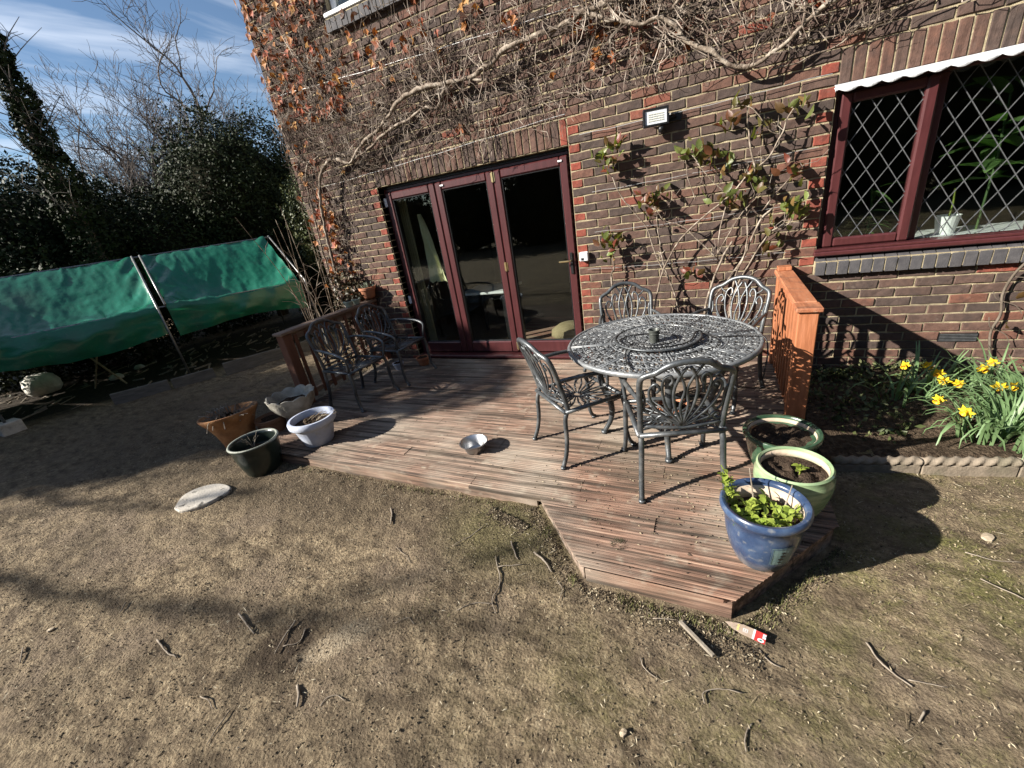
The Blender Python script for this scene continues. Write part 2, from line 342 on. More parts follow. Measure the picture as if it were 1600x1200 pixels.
    base = mix(blob(-4.7, -1.9, 2.1, 1.15, .25, 1.0, 3.5, .9), base, ramp(nz(45, 7), [(.35, (.035, .026, .018)), (.65, (.15, .115, .075))]), .55)  # shade on the left ground painted in as darker earth
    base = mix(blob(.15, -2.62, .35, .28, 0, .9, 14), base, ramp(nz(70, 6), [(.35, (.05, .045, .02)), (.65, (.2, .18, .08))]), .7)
    base = mix(blob(-8.3, .2, 1.75, 8.5, -.41, .3, 4, .25), base, ramp(nz(30, 6), [(.35, (.014, .011, .008)), (.7, (.06, .046, .034))]), .95)  # bed soil darkened to stand in for the shade under the shelter
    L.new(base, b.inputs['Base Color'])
    vo = N.new('ShaderNodeTexVoronoi'); vo.inputs['Scale'].default_value = 75; L.new(pos, vo.inputs['Vector'])
    ad = N.new('ShaderNodeMath'); ad.operation = 'MULTIPLY_ADD'; L.new(vo.outputs[0], ad.inputs[0]); ad.inputs[1].default_value = .5; L.new(nz(110, 8, ro=.75), ad.inputs[2])
    bp = N.new('ShaderNodeBump'); bp.inputs['Strength'].default_value = 1; bp.inputs['Distance'].default_value = .026; L.new(ad.outputs[0], bp.inputs['Height']); L.new(bp.outputs[0], b.inputs['Normal'])
    return mt
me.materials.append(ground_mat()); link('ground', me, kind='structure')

# flower bed soil
b = MB(); q = 60; xs = np.linspace(1.93, 5.4, q); ys = np.linspace(-1.53, -.02, 34)
PX, PY = np.meshgrid(xs, ys); PZ = .035+.05*(vnoise(PX*5, PY*5, 8)-.3)+.03*(vnoise(PX*18, PY*18, 9)-.5)
PY = PY + (PX-2.0)*.18*np.clip((-.9-PY)/.6, 0, 1)
b.add(np.stack([PX, PY, PZ], -1).reshape(-1, 3).tolist(), [(j*q+i, j*q+i+1, (j+1)*q+i+1, (j+1)*q+i) for j in range(33) for i in range(q-1)])
bed_m = M('bed_soil', [(.03, .021, .014), (.07, .05, .034), (.14, .105, .07)], scale=30, rough=1, bump=1, bscale=70, dist=.03, spec=.1)
b.obj('flower_bed_soil', bed_m, kind='structure', smooth=True)

# ------------------------------------------------------------------ house
house = thing('brick_house', 'dark brick house with maroon folding doors, leaded window and creeper on its wall', 'house', (0, 0, 0))
XL, XR, ZT = -3.58, 5.6, 5.3
DX0, DX1, DZ0, DZ1 = -2.345, 0.0, .10, 2.25            # door opening
WX0, WX1, WZ0, WZ1 = 2.025, 4.75, .90, 2.25            # window opening (sill bricks included)
UX0, UX1, UZ0, UZ1 = -2.40, -.35, 3.72, 5.0            # upper window (sill bricks included)
def slab_holes(bm, y0, y1, holes, x0, x1, z0, z1):
    xs = sorted({x0, x1, *[h[0] for h in holes], *[h[1] for h in holes]}); zs = sorted({z0, z1, *[h[2] for h in holes], *[h[3] for h in holes]})
    for i in range(len(xs)-1):
        for j in range(len(zs)-1):
            cx, cz = (xs[i]+xs[i+1])/2, (zs[j]+zs[j+1])/2
            if any(h[0] < cx < h[1] and h[2] < cz < h[3] for h in holes): continue
            bm.box(xs[i], xs[i+1], y0, y1, zs[j], zs[j+1])
wb = MB(); holes = [(DX0, DX1, -.1, DZ1), (WX0, WX1, 1.03, WZ1), (UX0, UX1, 3.85, UZ1)]
slab_holes(wb, .007, .28, holes, XL+.004, XR, -.15, ZT)
wb.box(XL+.004, XL+.28, .281, 6, -.15, ZT)            # return wall round the corner
wall = wb.obj('wall', mortar_m, house)
# bricks ------------------------------------------------
def brick_mb(w, h, d=.05, jit=.004, tone=.5, bev=.005, rs=random):
    """front face proud and slightly irregular, open at the back"""
    j = lambda a=1: rs.uniform(-jit, jit)*a
    o = [(-w/2+j(), 0, -h/2+j()), (w/2+j(), 0, -h/2+j()), (w/2+j(), 0, h/2+j()), (-w/2+j(), 0, h/2+j())]
    k = []
    nseg = 3 if w > .15 else 2
    fr = []
    for t in range(nseg+1): fr.append((-w/2+bev+(w-2*bev)*t/nseg+j(.4), -.5*jit+j(.7), -h/2+bev+j(.9)))
    for t in range(nseg+1): fr.append((w/2-bev-(w-2*bev)*t/nseg+j(.4), -.5*jit+j(.7), h/2-bev+j(.9)))
    vs = fr[:]; n = len(fr)
    mid = [(p[0]-bev*(1 if p[0] < 0 and abs(abs(p[0])-w/2+bev) < .003 else 0)+bev*(1 if p[0] > 0 and abs(abs(p[0])-w/2+bev) < .003 else 0), bev, p[2]+(bev if p[2] > 0 else -bev)) for p in fr]
    vs += mid; vs += [(p[0], d, p[2]) for p in mid]
    fs = [(t, t+1, n-2-t, n-1-t) for t in range(nseg)]
    fs += [(i, i+n, (i+1) % n+n, (i+1) % n) for i in range(n)]
    fs += [(i+n, i+2*n, (i+1) % n+2*n, (i+1) % n+n) for i in range(n)]
    return vs, fs
places = []     # (x, z, w, h, tone)
def tone_for(red=False):
    if red: return random.uniform(.93, 1.0)
    r_ = random.random()
    if r_ < .66: return random.uniform(.12, .48)
    if r_ < .965: return random.uniform(.45, .72)
    return random.uniform(.75, .92)
def run(x0, x1, z, redL=False, redR=False, off=False):
    """one stretch of a course between two edges"""
    x = x0; first = True
    if off: w = .1025
    else: w = .215
    while x < x1-.03:
        w2 = min(w, x1-x)
        if x1-(x+w2) < .06: w2 = x1-x
        last = x+w2 > x1-.03
        red = (first and redL and off) or (last and redR and w2 < .16)
        places.append((x+w2/2, z, w2, .065, tone_for(red)))
        x += w2+.01; w = .215; first = False
nc = int(ZT/.075)+1
for c in range(-31, 42):
    zt = 2.25-.075*c-.0; z = zt-.005-.0325          # course c hangs under level 2.25 - .075 c
    if z < -.02 or z > ZT-.03: continue
    odd = (c % 2 == 0)
    segs = [(XL, XR)]
    cuts = []
    if DZ0-.1 < z < DZ1: cuts.append((DX0, DX1))
    if z > DZ1 and z < DZ1+.225: cuts.append((DX0, DX1)); cuts.append((WX0, WX1+.1))
    if WZ0 < z < WZ1: cuts.append((WX0, WX1))
    if UZ0 < z < UZ1: cuts.append((UX0, UX1))
    xs = [XL]
    for a_, b_ in sorted(cuts): xs += [a_-.005, b_+.005]
    xs.append(XR)
    for i in range(0, len(xs), 2):
        if i+1 >= len(xs): break
        l, r_ = xs[i], xs[i+1]
        if r_-l < .05: continue
        atdoorR = abs(r_-(DX0-.005)) < 1e-6; atdoorL = abs(l-(DX1+.005)) < 1e-6; atwinR = abs(r_-(WX0-.005)) < 1e-6
        if atdoorR:      # lay from the right edge leftwards so the toothing sits on the jamb
            x = r_; w = .1025 if odd else .215; first = True
            while x > l+.03:
                w2 = min(w, x-l)
                if (x-w2)-l < .06: w2 = x-l
                places.append((x-w2/2, z, w2, .065, tone_for(first and odd and z < DZ1))); x -= w2+.01; w = .215; first = False
        else:
            run(l, r_, z, atdoorL, atwinR, odd)
# soldier courses
for k in range(31):
    places.append((DX0+.037+k*(DX1-DX0-.0)/31.0, DZ1+.11, .0655, .213, .95 if k == 30 else random.choice([.25, .35, .5, .3, .55, .62])))
for k in range(37):
    places.append((WX0+.037+k*.0755, DZ1+.11, .0655, .213, random.choice([.2, .35, .5, .4, .6, .3, .66])))
def to_px(p):
    d = V(p)-CAMLOC; k = d.dot(fw)
    if k <= .1: return None
    return 800+646.3*d.dot(rr)/k, 600-646.3*d.dot(uu)/k, k
def size_px(x, z, w, h):
    q = to_px((x, 0, z))
    if q is None or not (-20 < q[0] < 1620 and -20 < q[1] < 1220): return 0
    a = to_px((x-w/2, 0, z)); b_ = to_px((x+w/2, 0, z)); return w*h/(q[2]**2)*(abs(a[0]-b_[0])*q[2]/646/w)
order = sorted(range(len(places)), key=lambda i: -size_px(*places[i][:4]))
singles = set(order[:300]); cache = {}
mass = MB()
for i, (x, z, w, h, tn) in enumerate(places):
    yy = random.uniform(-.003, .003)
    if i in singles:
        key = (round(w, 3), round(h, 3), round(tn*14), random.randrange(3))
        if key not in cache:
            vs, fs = brick_mb(w, h, tone=tn); bm_ = MB(); bm_.add(vs, fs, round(tn*14)/14); cache[key] = bm_.mesh('brick'); cache[key].materials.append(brick_m)
        o = link('brick', cache[key], wall, loc=(x, yy, z)); o.rotation_euler = (0, random.uniform(-.006, .006), 0)
    else:
        vs, fs = brick_mb(w, h); mass.add([(p[0]+x, p[1]+yy, p[2]+z) for p in vs], fs, tn)
mass.obj('brick_mass', brick_m, wall, kind='stuff')
# reveals of the openings in brick, thin
rv = MB()
for (a_, b_) in ((DX0, -1), (DX1, 1)):
    for c in range(29):
        zt = 2.25-.075*c; rv.box(min(a_, a_+b_*.02), max(a_, a_+b_*.02), .02, .118, zt-.07, zt-.005, tone=tone_for())
rv.obj('reveal_bricks', brick_m, wall, kind='stuff')
# sill bricks, one by one
def sill_bricks(x0, x1, zt, zb, proj):
    n = int((x1-x0)/.0755)
    mes = []
    for k in range(4):
        b = MB(); h = .0; j = lambda: random.uniform(-.0015, .0015)
        b.v = []; pr = [(-proj, zt-.118), (-proj, zt-.02), (-proj+.02, zt-.002), (.03, zt+.02), (.03, zt-.118)]
        vs = [(sx*.0325+j(), y+j(), z+j()) for sx in (-1, 1) for y, z in pr]
        b.add(vs, [(0, 1, 2, 3, 4)[::-1], (5, 6, 7, 8, 9)]+[(i, (i+1) % 5, (i+1) % 5+5, i+5) for i in range(5)])
        me_ = b.mesh('sill_brick'); me_.materials.append(blue_brick_m); mes.append(me_)
    for i in range(n):
        link('sill_brick', random.choice(mes), house, loc=(x0+.038+i*.0755, random.uniform(-.002, .002), 0))
    MB().box(x0, x0+n*.0755, -proj+.006, .02, zt-.112, zt-.008).obj('sill_mortar', mortar_m, house)
sill_bricks(2.02, 4.75, 1.02, .9, .06)
sill_bricks(-2.42, -.3, 3.84, 3.72, .06)
# air brick grille near the daffodils
g = MB(); g.box(2.92, 3.15, -.006, .02, .29, .36)
ab = g.obj('air_brick', black_m, house)
for k in range(5): MB().box(2.925, 3.145, -.012, -.007, .297+k*.013, .302+k*.013).obj('vent_slat', lead_m, ab)

# folding door --------------------------------------------------
def frame_mb(x0, x1, z0, z1, y0, y1, w, wb_=None, bev=.006):
    b = MB(); wb2 = wb_ or w
    b.box(x0, x0+w, y0, y1, z0, z1, bev); b.box(x1-w, x1, y0, y1, z0, z1, bev)
    b.box(x0+w-.001, x1-w+.001, y0+.002, y1-.002, z1-w, z1-.001, bev); b.box(x0+w-.001, x1-w+.001, y0+.002, y1-.002, z0+.001, z0+wb2, bev)
    return b
door = frame_mb(DX0+.003, DX1-.003, .13, DZ1-.03, .10, .19, .035, .03)
door.box(DX0+.02, DX1-.02, -.035, .099, .125, .160, .006)
door = door.obj('folding_door', maroon_m, house)
MB().box(DX0+.003, DX1-.003, .105, .19, DZ1-.029, DZ1-.001).obj('head_gap', black_m, door)
leaves = [(-2.312, -1.602), (-1.598, -.862), (-.858, -.042)]
for i, (a_, b_) in enumerate(leaves):
    w = .085; lf = frame_mb(a_, b_, .168, 2.183, .075, .14, w, .14, .012)
    lo = lf.obj('door_leaf', maroon_m, door)
    bead = frame_mb(a_+w, b_-w, .308, 2.183-w, .088, .125, .012, None, .004).obj('glazing_bead', black_m, lo)
    MB().box(a_+w+.004, b_-w-.004, .108, .112, .3, 2.1).obj('door_pane', glass_m, lo)
for x, z in [(-.86, 2.12), (-.86, 1.2), (-.86, .25), (-2.325, 2.08), (-2.325, .9)]:
    hb = MB(); hb.tube([(x, .068, z-.05), (x, .068, z+.05)], .009, 8); hb.box(x-.022, x+.022, .070, .0745, z-.045, z+.045, .002); hb.obj('hinge', gold_m if x > -1 else white_m, door)
for x, z in [(-1.5, 2.14), (-.12, 2.14)]:
    MB().tube([(x-.02, .073, z), (x+.02, .073, z)], .010, 8).obj('maker_badge', white_m, door)
h = MB(); h.box(-.105, -.075, .060, .0745, 1.06, 1.28, .004); h.obj('handle_plate', black_m, door)
h = MB(); h.tube([(-.09, .06, 1.2), (-.09, .02, 1.2), (-.11, .012, 1.2), (-.21, .012, 1.2)], .009, 8); h.obj('door_handle', gold_m, door)

# leaded window ------------------------------------------------
win = frame_mb(WX0+.004, WX1-.004, 1.055, WZ1-.004, .08, .15, .045, .045)
for x in (2.615, 3.28, 3.95): win.box(x, x+.05, .082, .148, 1.1, WZ1-.05, .004)
win.box(WX0-.02, WX1, -.045, .081, 1.05, 1.085, .008); win.box(WX0-.015, WX1, -.03, .081, 1.085, 1.105, .004)
win = win.obj('leaded_window', maroon_m, house)
def glazed(x0, x1, z0, z1, y, cas):
    par = win
    if cas:
        par = frame_mb(x0, x1, z0, z1, y-.035, y+.03, .07, .07, .012).obj('casement', maroon_m, win); x0 += .07; x1 -= .07; z0 += .07; z1 -= .07
    MB().box(x0-.003, x1+.003, y, y+.004, z0-.003, z1+.003).obj('window_pane', glass_m, par)
    dw, dh = .131, .205
    for sgn in (1, -1):
        for k in range(-12, 14):
            # line z = zc + sgn*(dh/dw)*(x-x0) + k*dh
            pts = []
            s_ = sgn*dh/dw; c0 = z0+k*dh+(.04 if sgn > 0 else .1)
            ta, tb = x0, x1
            xa = (z0-c0)/s_+x0; xb = (z1-c0)/s_+x0
            lo_, hi_ = max(ta, min(xa, xb)), min(tb, max(xa, xb))
            if hi_-lo_ < .012: continue
            dirn = V((1, 0, s_)).normalized(); nrm = V((-dirn.z, 0, dirn.x))*.0024
            p, q_ = V((lo_, 0, c0+s_*(lo_-x0))), V((hi_, 0, c0+s_*(hi_-x0))); yy = y-.004 if sgn > 0 else y-.0055
            vs = [p-nrm, q_-nrm, q_+nrm, p+nrm]
            b = MB(); b.add([(v.x, yy, v.z) for v in vs]+[(v.x, y-.0005, v.z) for v in vs], [(3, 2, 1, 0), (0, 1, 5, 4), (1, 2, 6, 5), (2, 3, 7, 6), (3, 0, 4, 7)])
            b.obj('lead_strip', lead_m, par)
glazed(2.065, 2.612, 1.108, 2.195, .065, True)
glazed(2.667, 3.278, 1.105, 2.2, .11, False)
glazed(3.332, 3.95, 1.105, 2.2, .11, False)
glazed(4.002, 4.70, 1.105, 2.2, .11, False)
# flashing over the window: white scalloped drip
fb = MB(); n = 150; top = []
vs = []
for i in range(n+1):
    x = WX0-.02+i*(2.76)/n; ph = (x-WX0)/.118; sc = abs(math.sin(math.pi*ph))
    zb = WZ1-.033-.024*sc
    vs += [(x, -.004, WZ1+.004), (x, -.05-.006*sc, WZ1-.022), (x, -.062, zb), (x, -.058, zb-.001), (x, -.044, WZ1-.03), (x, .02, WZ1-.006)]
fb.add(vs, [(i*6+k, i*6+(k+1) % 6, (i+1)*6+(k+1) % 6, (i+1)*6+k) for i in range(n) for k in range(6)])
fb.obj('lead_flashing', flash_m, house, smooth=True)
# upper window
uw = frame_mb(UX0+.01, UX1, 3.885, UZ1, .06, .13, .06, .06).box(UX0-.02, UX1+.02, -.05, .06, 3.85, 3.885, .004)
uw.box(UX0+.9, UX0+.96, .06, .13, 3.9, UZ1-.02)
uwo = uw.obj('upper_window', white_m, house)
MB().box(UX0+.07, UX1-.06, .09, .095, 3.94, UZ1-.06).obj('window_pane', glass_m, uwo)
# room behind the glass
rm_m = M('room_wall', [(.10, .09, .075), (.14, .125, .10)], scale=3, rough=.9, bump=0)
rf_m = M('room_floor', [(.07, .05, .035), (.13, .095, .065)], scale=6, rough=.5, bump=.1, stretch=(.3, 4, 1))
rb = MB(); rb.box(XL+.3, XR, 4.4, 4.5, .1, 2.7); rb.box(XL+.3, XL+.31, .285, 4.4, .1, 2.7); rb.box(XR-.1, XR, .285, 4.4, .1, 2.7); rb.box(.9, 1.0, .285, 3.0, .13, 2.7); rb.box(XL+.3, XR, .285, 4.5, 2.7, 2.8)
rb.box(UX0-.3, UX0-.2, .285, 2.2, 3.3, 5.2); rb.box(UX1+.2, UX1+.3, .285, 2.2, 3.3, 5.2); rb.box(UX0-.3, UX1+.3, 2.2, 2.3, 3.3, 5.2); rb.box(UX0-.3, UX1+.3, .285, 2.2, 5.2, 5.25)
rb.obj('room_wall', rm_m, house); MB().box(XL+.3, XR, .2, 4.4, .05, .13).obj('room_floor', rf_m, house)

# things indoors
cur_m = M('curtain', [(.36, .33, .2), (.48, .44, .28)], scale=5, rough=.9, bump=.2)
def drape(x0, x1, y, z0, z1, folds, amp, ph=0):
    b = MB(); n = folds*8; vs = []
    for z in np.linspace(z0, z1, 6):
        for i in range(n+1):
            t = i/n; vs.append((x0+(x1-x0)*t, y+amp*math.sin(t*folds*2*math.pi+ph)*(1-.25*(z-z0)/(z1-z0)), z))
    b.add(vs, [(j*(n+1)+i, j*(n+1)+i+1, (j+1)*(n+1)+i+1, (j+1)*(n+1)+i) for j in range(5) for i in range(n)]); return b
tag(drape(-2.33, -2.2, .30, .15, 2.3, 4, .03).obj('curtain', cur_m, smooth=True), 'pale yellow curtain hanging inside the left glass door', 'curtain')
b = MB(); vs = []
for j, z in enumerate(np.linspace(1.9, 1.08, 9)):
    w = .015+.12*(j/8)**.8
    for i in range(9): t = i/8-.5; vs.append((-2.07+.10*j/8+w*t*2, .32+.03*math.sin(i*1.7+j*.5), z-.03*abs(math.sin(i*1.4))*j/8))
b.add(vs, [(j*9+i, j*9+i+1, (j+1)*9+i+1, (j+1)*9+i) for j in range(8) for i in range(8)])
tag(b.obj('hanging_cloth', M('pale_cloth', [(.7, .66, .38), (.8, .77, .5)], scale=8, rough=.9, bump=.1), smooth=True), 'pale cloth hanging in a triangle behind the left door pane', 'cloth')
t = thing('side_table', 'low table with a pale edge seen through the left door pane', 'table', (-1.55, .9, .13))
MB().box(-.35, .35, -.3, .3, .66, .69, .004).obj('table_top', white_m, t)
for sx in (-1, 1):
    for sy in (-1, 1): MB().box(sx*.3-.02, sx*.3+.02, sy*.25-.02, sy*.25+.02, 0, .66).obj('leg', black_m, t)
b = MB(); b.lathe([(.001, 0), (.16, .0), (.22, .06), (.21, .13), (.12, .19), (.001, .2)], 20, wob=lambda a, i: (1+.12*math.sin(a*2), 0))
tag(b.obj('floor_cushion', M('tan_fabric', [(.26, .2, .11), (.36, .28, .17)], scale=10, rough=.9), smooth=True, loc=(-.42, .75, .13)), 'tan cushion on the floor behind the right door pane', 'cushion')
b = MB(); b.box(-1.3, -.1, .55, 1.7, .132, .142, .003)
tag(b.obj('rug', M('rug', [(.25, .08, .06), (.4, .3, .22)], scale=3, rough=1, stretch=(.5, 6, 1))), 'striped red and cream rug indoors behind the glass doors', 'rug')
b = MB(); b.box(-.34, -.05, .24, .42, .132, .136)
tag(b.obj('paper_sheet', white_m), 'pale sheet lying on the floor just inside the right door', 'paper')
# houseplants behind the leaded window
MB().box(2.06, 4.7, .16, .55, 1.0, 1.1).obj('window_board', white_m, house)
def leaf_mesh(name, L_, W_, mat, tone=.5, fold=.25, curl=.2, n=4):
    b = MB(); vs = []
    for i in range(n+1):
        t = i/n; w = W_*math.sin(math.pi*min(1, t*.92+.06))**.8*(1-.25*t); z = curl*L_*(t*t)
        vs += [(-w, t*L_, -z+fold*w), (0, t*L_, -z), (w, t*L_, -z+fold*w)]
    fs = []
    for i in range(n): fs += [(i*3, i*3+1, i*3+4, i*3+3), (i*3+1, i*3+2, i*3+5, i*3+4)]
    b.add(vs, fs, tone); me_ = b.mesh(name, smooth=True); me_.materials.append(mat); return me_
hp_m = M('houseplant_leaf', [(.045, .09, .03), (.10, .17, .055)], scale=8, rough=.4, bump=0, trans=(.3, (.12, .3, .04)))
hl = leaf_mesh('leaf', .3, .055, hp_m); hl2 = leaf_mesh('leaf', .2, .012, hp_m, curl=.5)
def houseplant(x, y, label, nl, me_, zs, hz):
    t = thing('houseplant', label, 'plant', (x, y, 1.1), group='houseplants behind the leaded window')
    b = MB(); b.tube([(0, 0, 0), (.02, .02, hz*.5), (0, .03, hz)], .008, 6); b.obj('stem', hp_m, t)
    for k in range(nl):
        o = link('leaf', me_, t, loc=(0, .02, random.uniform(*zs))); o.rotation_euler = (random.uniform(-.2, .7), random.uniform(-.4, .4), random.uniform(0, 6.28))
houseplant(3.1, .32, 'tall houseplant with broad leaves inside the right-hand leaded pane', 22, hl, (.35, 1.0), .95)
houseplant(2.40, .27, 'narrow-leaved houseplant inside the left leaded casement', 22, hl2, (.05, .4), .4)
t = thing('white_plant_pot', 'white pot with one thin stem on the inner window sill', 'plant pot', (2.90, .27, 1.1))
b = MB(); b.lathe([(.055, 0), (.075, .13), (.078, .135), (.07, .135), (.06, .1), (.001, .1)], 20); b.obj('pot', white_m, t, smooth=False)
b = MB(); b.tube([(0, 0, .08), (.01, 0, .22), (.0, 0, .33)], .007, 6); b.obj('stem', green_m, t)

# ------------------------------------------------------------------ things fixed on the wall
t = thing('floodlight', 'black floodlight with silvery face on an arm high on the wall', 'light', (.80, 0, 2.30))
fm = Matrix.Translation((-.01, -.125, 0)) @ Matrix.Rotation(R(14), 4, 'Z') @ Matrix.Rotation(R(-4), 4, 'X')
b = MB(); b.box(-.10, .10, 0, .035, -.065, .065, .008, fm); b.box(-.1, .1, -.012, 0, .05, .065, .002, fm); b.box(-.1, .1, -.012, 0, -.065, -.05, .002, fm); b.box(-.1, -.085, -.012, 0, -.0499, .0499, 0, fm); b.box(.085, .1, -.012, 0, -.0499, .0499, 0, fm)
for k in range(7): b.box(-.08+k*.023, -.074+k*.023, .0351, .055, -.05, .05, 0, fm)
b.obj('lamp_body', black_m, t)
MB().box(-.0849, .0849, -.004, -.0005, -.0499, .0499, 0, fm).obj('reflector', led_m, t)
b = MB()
for i in range(10):
    for j in range(4): b.box(-.06+i*.0125, -.052+i*.0125, -.0075, -.0042, -.03+j*.016, -.022+j*.016, 0, fm)
b.obj('led_chips', M('led_chip', [(.5, .5, .42), (.7, .7, .6)], scale=90, rough=.4, bump=0), t, kind='stuff')
b = MB(); b.box(.095, .108, -.0, .014, -.012, .012, 0, fm); b.tube([(.10, -.115, -.0), (.13, -.06, -.01), (.13, -.004, -.015)], .008, 6); b.tube([(-.1, -.1, 0), (-.1, -.05, -.02), (.13, -.03, -.02)], .006, 6); b.box(.08, .18, -.012, -.003, -.045, .02, .002); b.obj('bracket', black_m, t)
b = MB(); b.lathe([(.001, -.045), (.02, -.04), (.026, -.02), (.026, 0), (.001, .002)], 12, c=(.03, -.10, -.075)); b.obj('sensor', black_m, t, smooth=True)
t = thing('sensor_box', 'small white sensor box on the brick beside the door handle', 'box', (.075, 0, 1.235))
MB().box(-.045, .045, -.055, -.002, -.04, .05, .008).obj('casing', white_m, t)
MB().box(-.028, .0, -.0575, -.0552, -.028, -.005).obj('lens', black_m, t)
wire_m = M('trellis_wire', [(.35, .35, .34), (.5, .5, .48)], scale=20, rough=.5, bump=0, metal=.5)
for a_, b_, lb in [((.1, 1.11), (1.85, 1.11), 'lowest thin wire strung across the brick between door and window'), ((.2, 1.46), (1.9, 1.48), 'second thin wire up between door and window, behind the rose canes'),
                   ((.2, 1.82), (1.95, 1.87), 'third thin wire up between door and window, below the floodlight'), ((.12, 2.31), (1.98, 2.33), 'topmost thin wire between door and window, just under floodlight height'),
                   ((-3.3, 2.38), (0, 2.50), 'thin wire strung under the creeper above the folding doors'), ((-3.4, 3.40), (.2, 3.22), 'thin wire strung through the creeper below the upper window')]:
    n = 14; pts = [(a_[0]+(b_[0]-a_[0])*i/n, -.03, a_[1]+(b_[1]-a_[1])*i/n-.012*math.sin(math.pi*i/n)+.004*math.sin(i*2.1)) for i in range(n+1)]
    tag(MB().tube(pts, .0022, 4).obj('trellis_wire', wire_m), lb, 'wire', 'trellis wires on the house wall')

# ------------------------------------------------------------------ deck
DK = .12
deck = thing('wooden_deck', 'weathered reddish grooved timber deck in front of the folding doors', 'deck', (0, 0, 0))
def deck_x(y):
    if y > -2.244: xr = 1.865
    else: xr = 1.395+(y+2.824)/(-2.244+2.824)*(1.858-1.395)
    xl = -2.83 if y > -2.357 else .297+(y+2.357)/(-2.832+2.357)*(.711-.297)
    return xl, xr
prof = []
bw, gap, nr = .117, .007, 6; pt = bw/nr
for k in range(nr):
    a0 = -bw/2+k*pt; prof += [(a0+.0016, -.006), (a0+.0045, -.0004), (a0+pt-.0045, -.0004), (a0+pt-.0016, -.006)]
prof = [(-bw/2, -.026), (-bw/2, -.004)]+prof+[(bw/2, -.004), (bw/2, -.026)]
y = -.04; row = 0
while y-bw/2 > -2.85:
    yc = y-bw/2
    segs = [(-9, 9)]
    jt = [-.95, .55, -.2, 1.02][row % 4]
    segs = [(-9, jt-.002), (jt+.002, 9)] if deck_x(yc)[0] < jt-.3 and deck_x(yc)[1] > jt+.25 else [(-9, 9)]
    for s0, s1 in segs:
        b = MB(); vs = []; cut = 12; dz = random.uniform(-.002, .002); sg = random.uniform(-.003, .003)
        tn0 = random.uniform(.42, .66)
        rows = []
        for p, q_ in prof:
            yy = yc+p; yq = max(yy, -2.832)
            xl, xr = deck_x(min(yy, -.0)); xl = max(xl, s0); xr = min(xr, s1); rows.append((xl, xr, yq, q_))
        n = 9
        for i in range(n+1):
            for (xl, xr, yq, q_) in rows:
                x = xl+(xr-xl)*i/n; vs.append((x, yq, DK+q_+dz+sg*(i/n-.5)+.0012*math.sin(x*5+row)))
        k = len(prof)
        fs = [(i*k+j, i*k+j+1, (i+1)*k+j+1, (i+1)*k+j) for i in range(n) for j in range(k-1)]
        fs += [tuple(range(k)), tuple(n*k+j for j in range(k))[::-1]]
        b.add(vs, fs)
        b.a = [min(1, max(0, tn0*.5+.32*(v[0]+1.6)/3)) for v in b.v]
        b.obj('board', deck_m, deck)
    y -= bw+gap; row += 1
sw = MB()
for r_ in range(24):
    for x in (-2.7, -2.2, -1.7, -1.2, -.75, -.3, .25, .75, 1.2, 1.6):
        yc_ = -.04-bw/2-r_*(bw+gap)
        for dy_ in (-.0293, .0293):
            xl, xr = deck_x(yc_+dy_)
            if xl+.04 < x < xr-.04 and yc_ > -2.8:
                xx = x+random.uniform(-.008, .008); sw.add([(xx+.0042*math.cos(a), yc_+dy_+.0042*math.sin(a), DK+.0018) for a in np.linspace(0, 5.24, 6)]+[(xx+.0042*math.cos(a), yc_+dy_+.0042*math.sin(a), DK-.006) for a in np.linspace(0, 5.24, 6)], [tuple(range(6))]+[(i, i+6, (i+1) % 6+6, (i+1) % 6) for i in range(6)])
sw.obj('screws', M('rusty_screw', [(.04, .03, .025), (.1, .07, .05)], scale=40, rough=.6, metal=.5), deck, kind='stuff')
def skirt(p, q_, name, z0=-.03, z1=DK-.028, th=.03, m_=deck_m):
    p, q_ = V((*p, 0)), V((*q_, 0)); d = (q_-p); L_ = d.length; a = math.atan2(d.y, d.x)
    b = MB(); b.box(0, L_, 0, th, z0, z1, .003, Matrix.Translation(p) @ Matrix.Rotation(a, 4, 'Z')); b.a = [.45]*len(b.a); b.obj(name, m_, deck)
skirt((-2.82, -2.345), (.28, -2.345), 'fascia'); skirt((.31, -2.345), (.715, -2.815), 'fascia'); skirt((.725, -2.82), (1.385, -2.82), 'fascia'); skirt((1.385, -2.80), (1.85, -2.235), 'fascia'); skirt((1.855, -2.2), (1.855, -.05), 'fascia'); skirt((-2.81, -.05), (-2.81, -2.3), 'fascia')
for x in (-2.2, -1.2, -.3, .75, 1.4): MB().box(x-.025, x+.025, -2.30 if x < .7 else -2.5, -.05, -.02, DK-.03).obj('joist', rawwood_m, deck)

# ------------------------------------------------------------------ railings
def railing(name, x, yend, label, side, m1, m2, capw=.16):
    t = thing(name, label, 'railing', (x, 0, 0))
    b = MB(); b.box(-.055, .055, yend, yend+.11, -.02, .935, .006); b.obj('post', m1, t)
    b = MB(); b.box(-.072, .072, yend-.022, yend+.13, .936, .965, .006); b.obj('post_cap', m2, t)
    b = MB(); b.box(-.065, .065, yend+.132, -.012, .93, .968, .008); b.obj('handrail', m2, t)
    b = MB(); b.box(-.045, .045, -.10, -.012, .1, .929, .005); b.box(-.05, .05, -.11, -.012, .969, 1.0, .004); b.obj('wall_post', m1, t)
    b = MB(); b.box(-.02, .02, yend+.111, -.101, .85, .929, .004); b.obj('top_rail', m2, t)
    b = MB(); b.box(-.02, .02, yend+.111, -.101, .19, .25, .004); b.obj('bottom_rail', m2, t)
    n = 9
    for k in range(n):
        yy = yend+.165+(-.16-yend-.165)*k/(n-1); MB().box(-.035+side, -.0201+side, yy-.022, yy+.022, .16, .9, .003).obj('baluster', m1, t)
    return t
railing('deck_railing', 1.805, -1.26, 'sunlit terracotta-stained railing at the right end of the deck by the window', 0, stain_m, stainr_m)
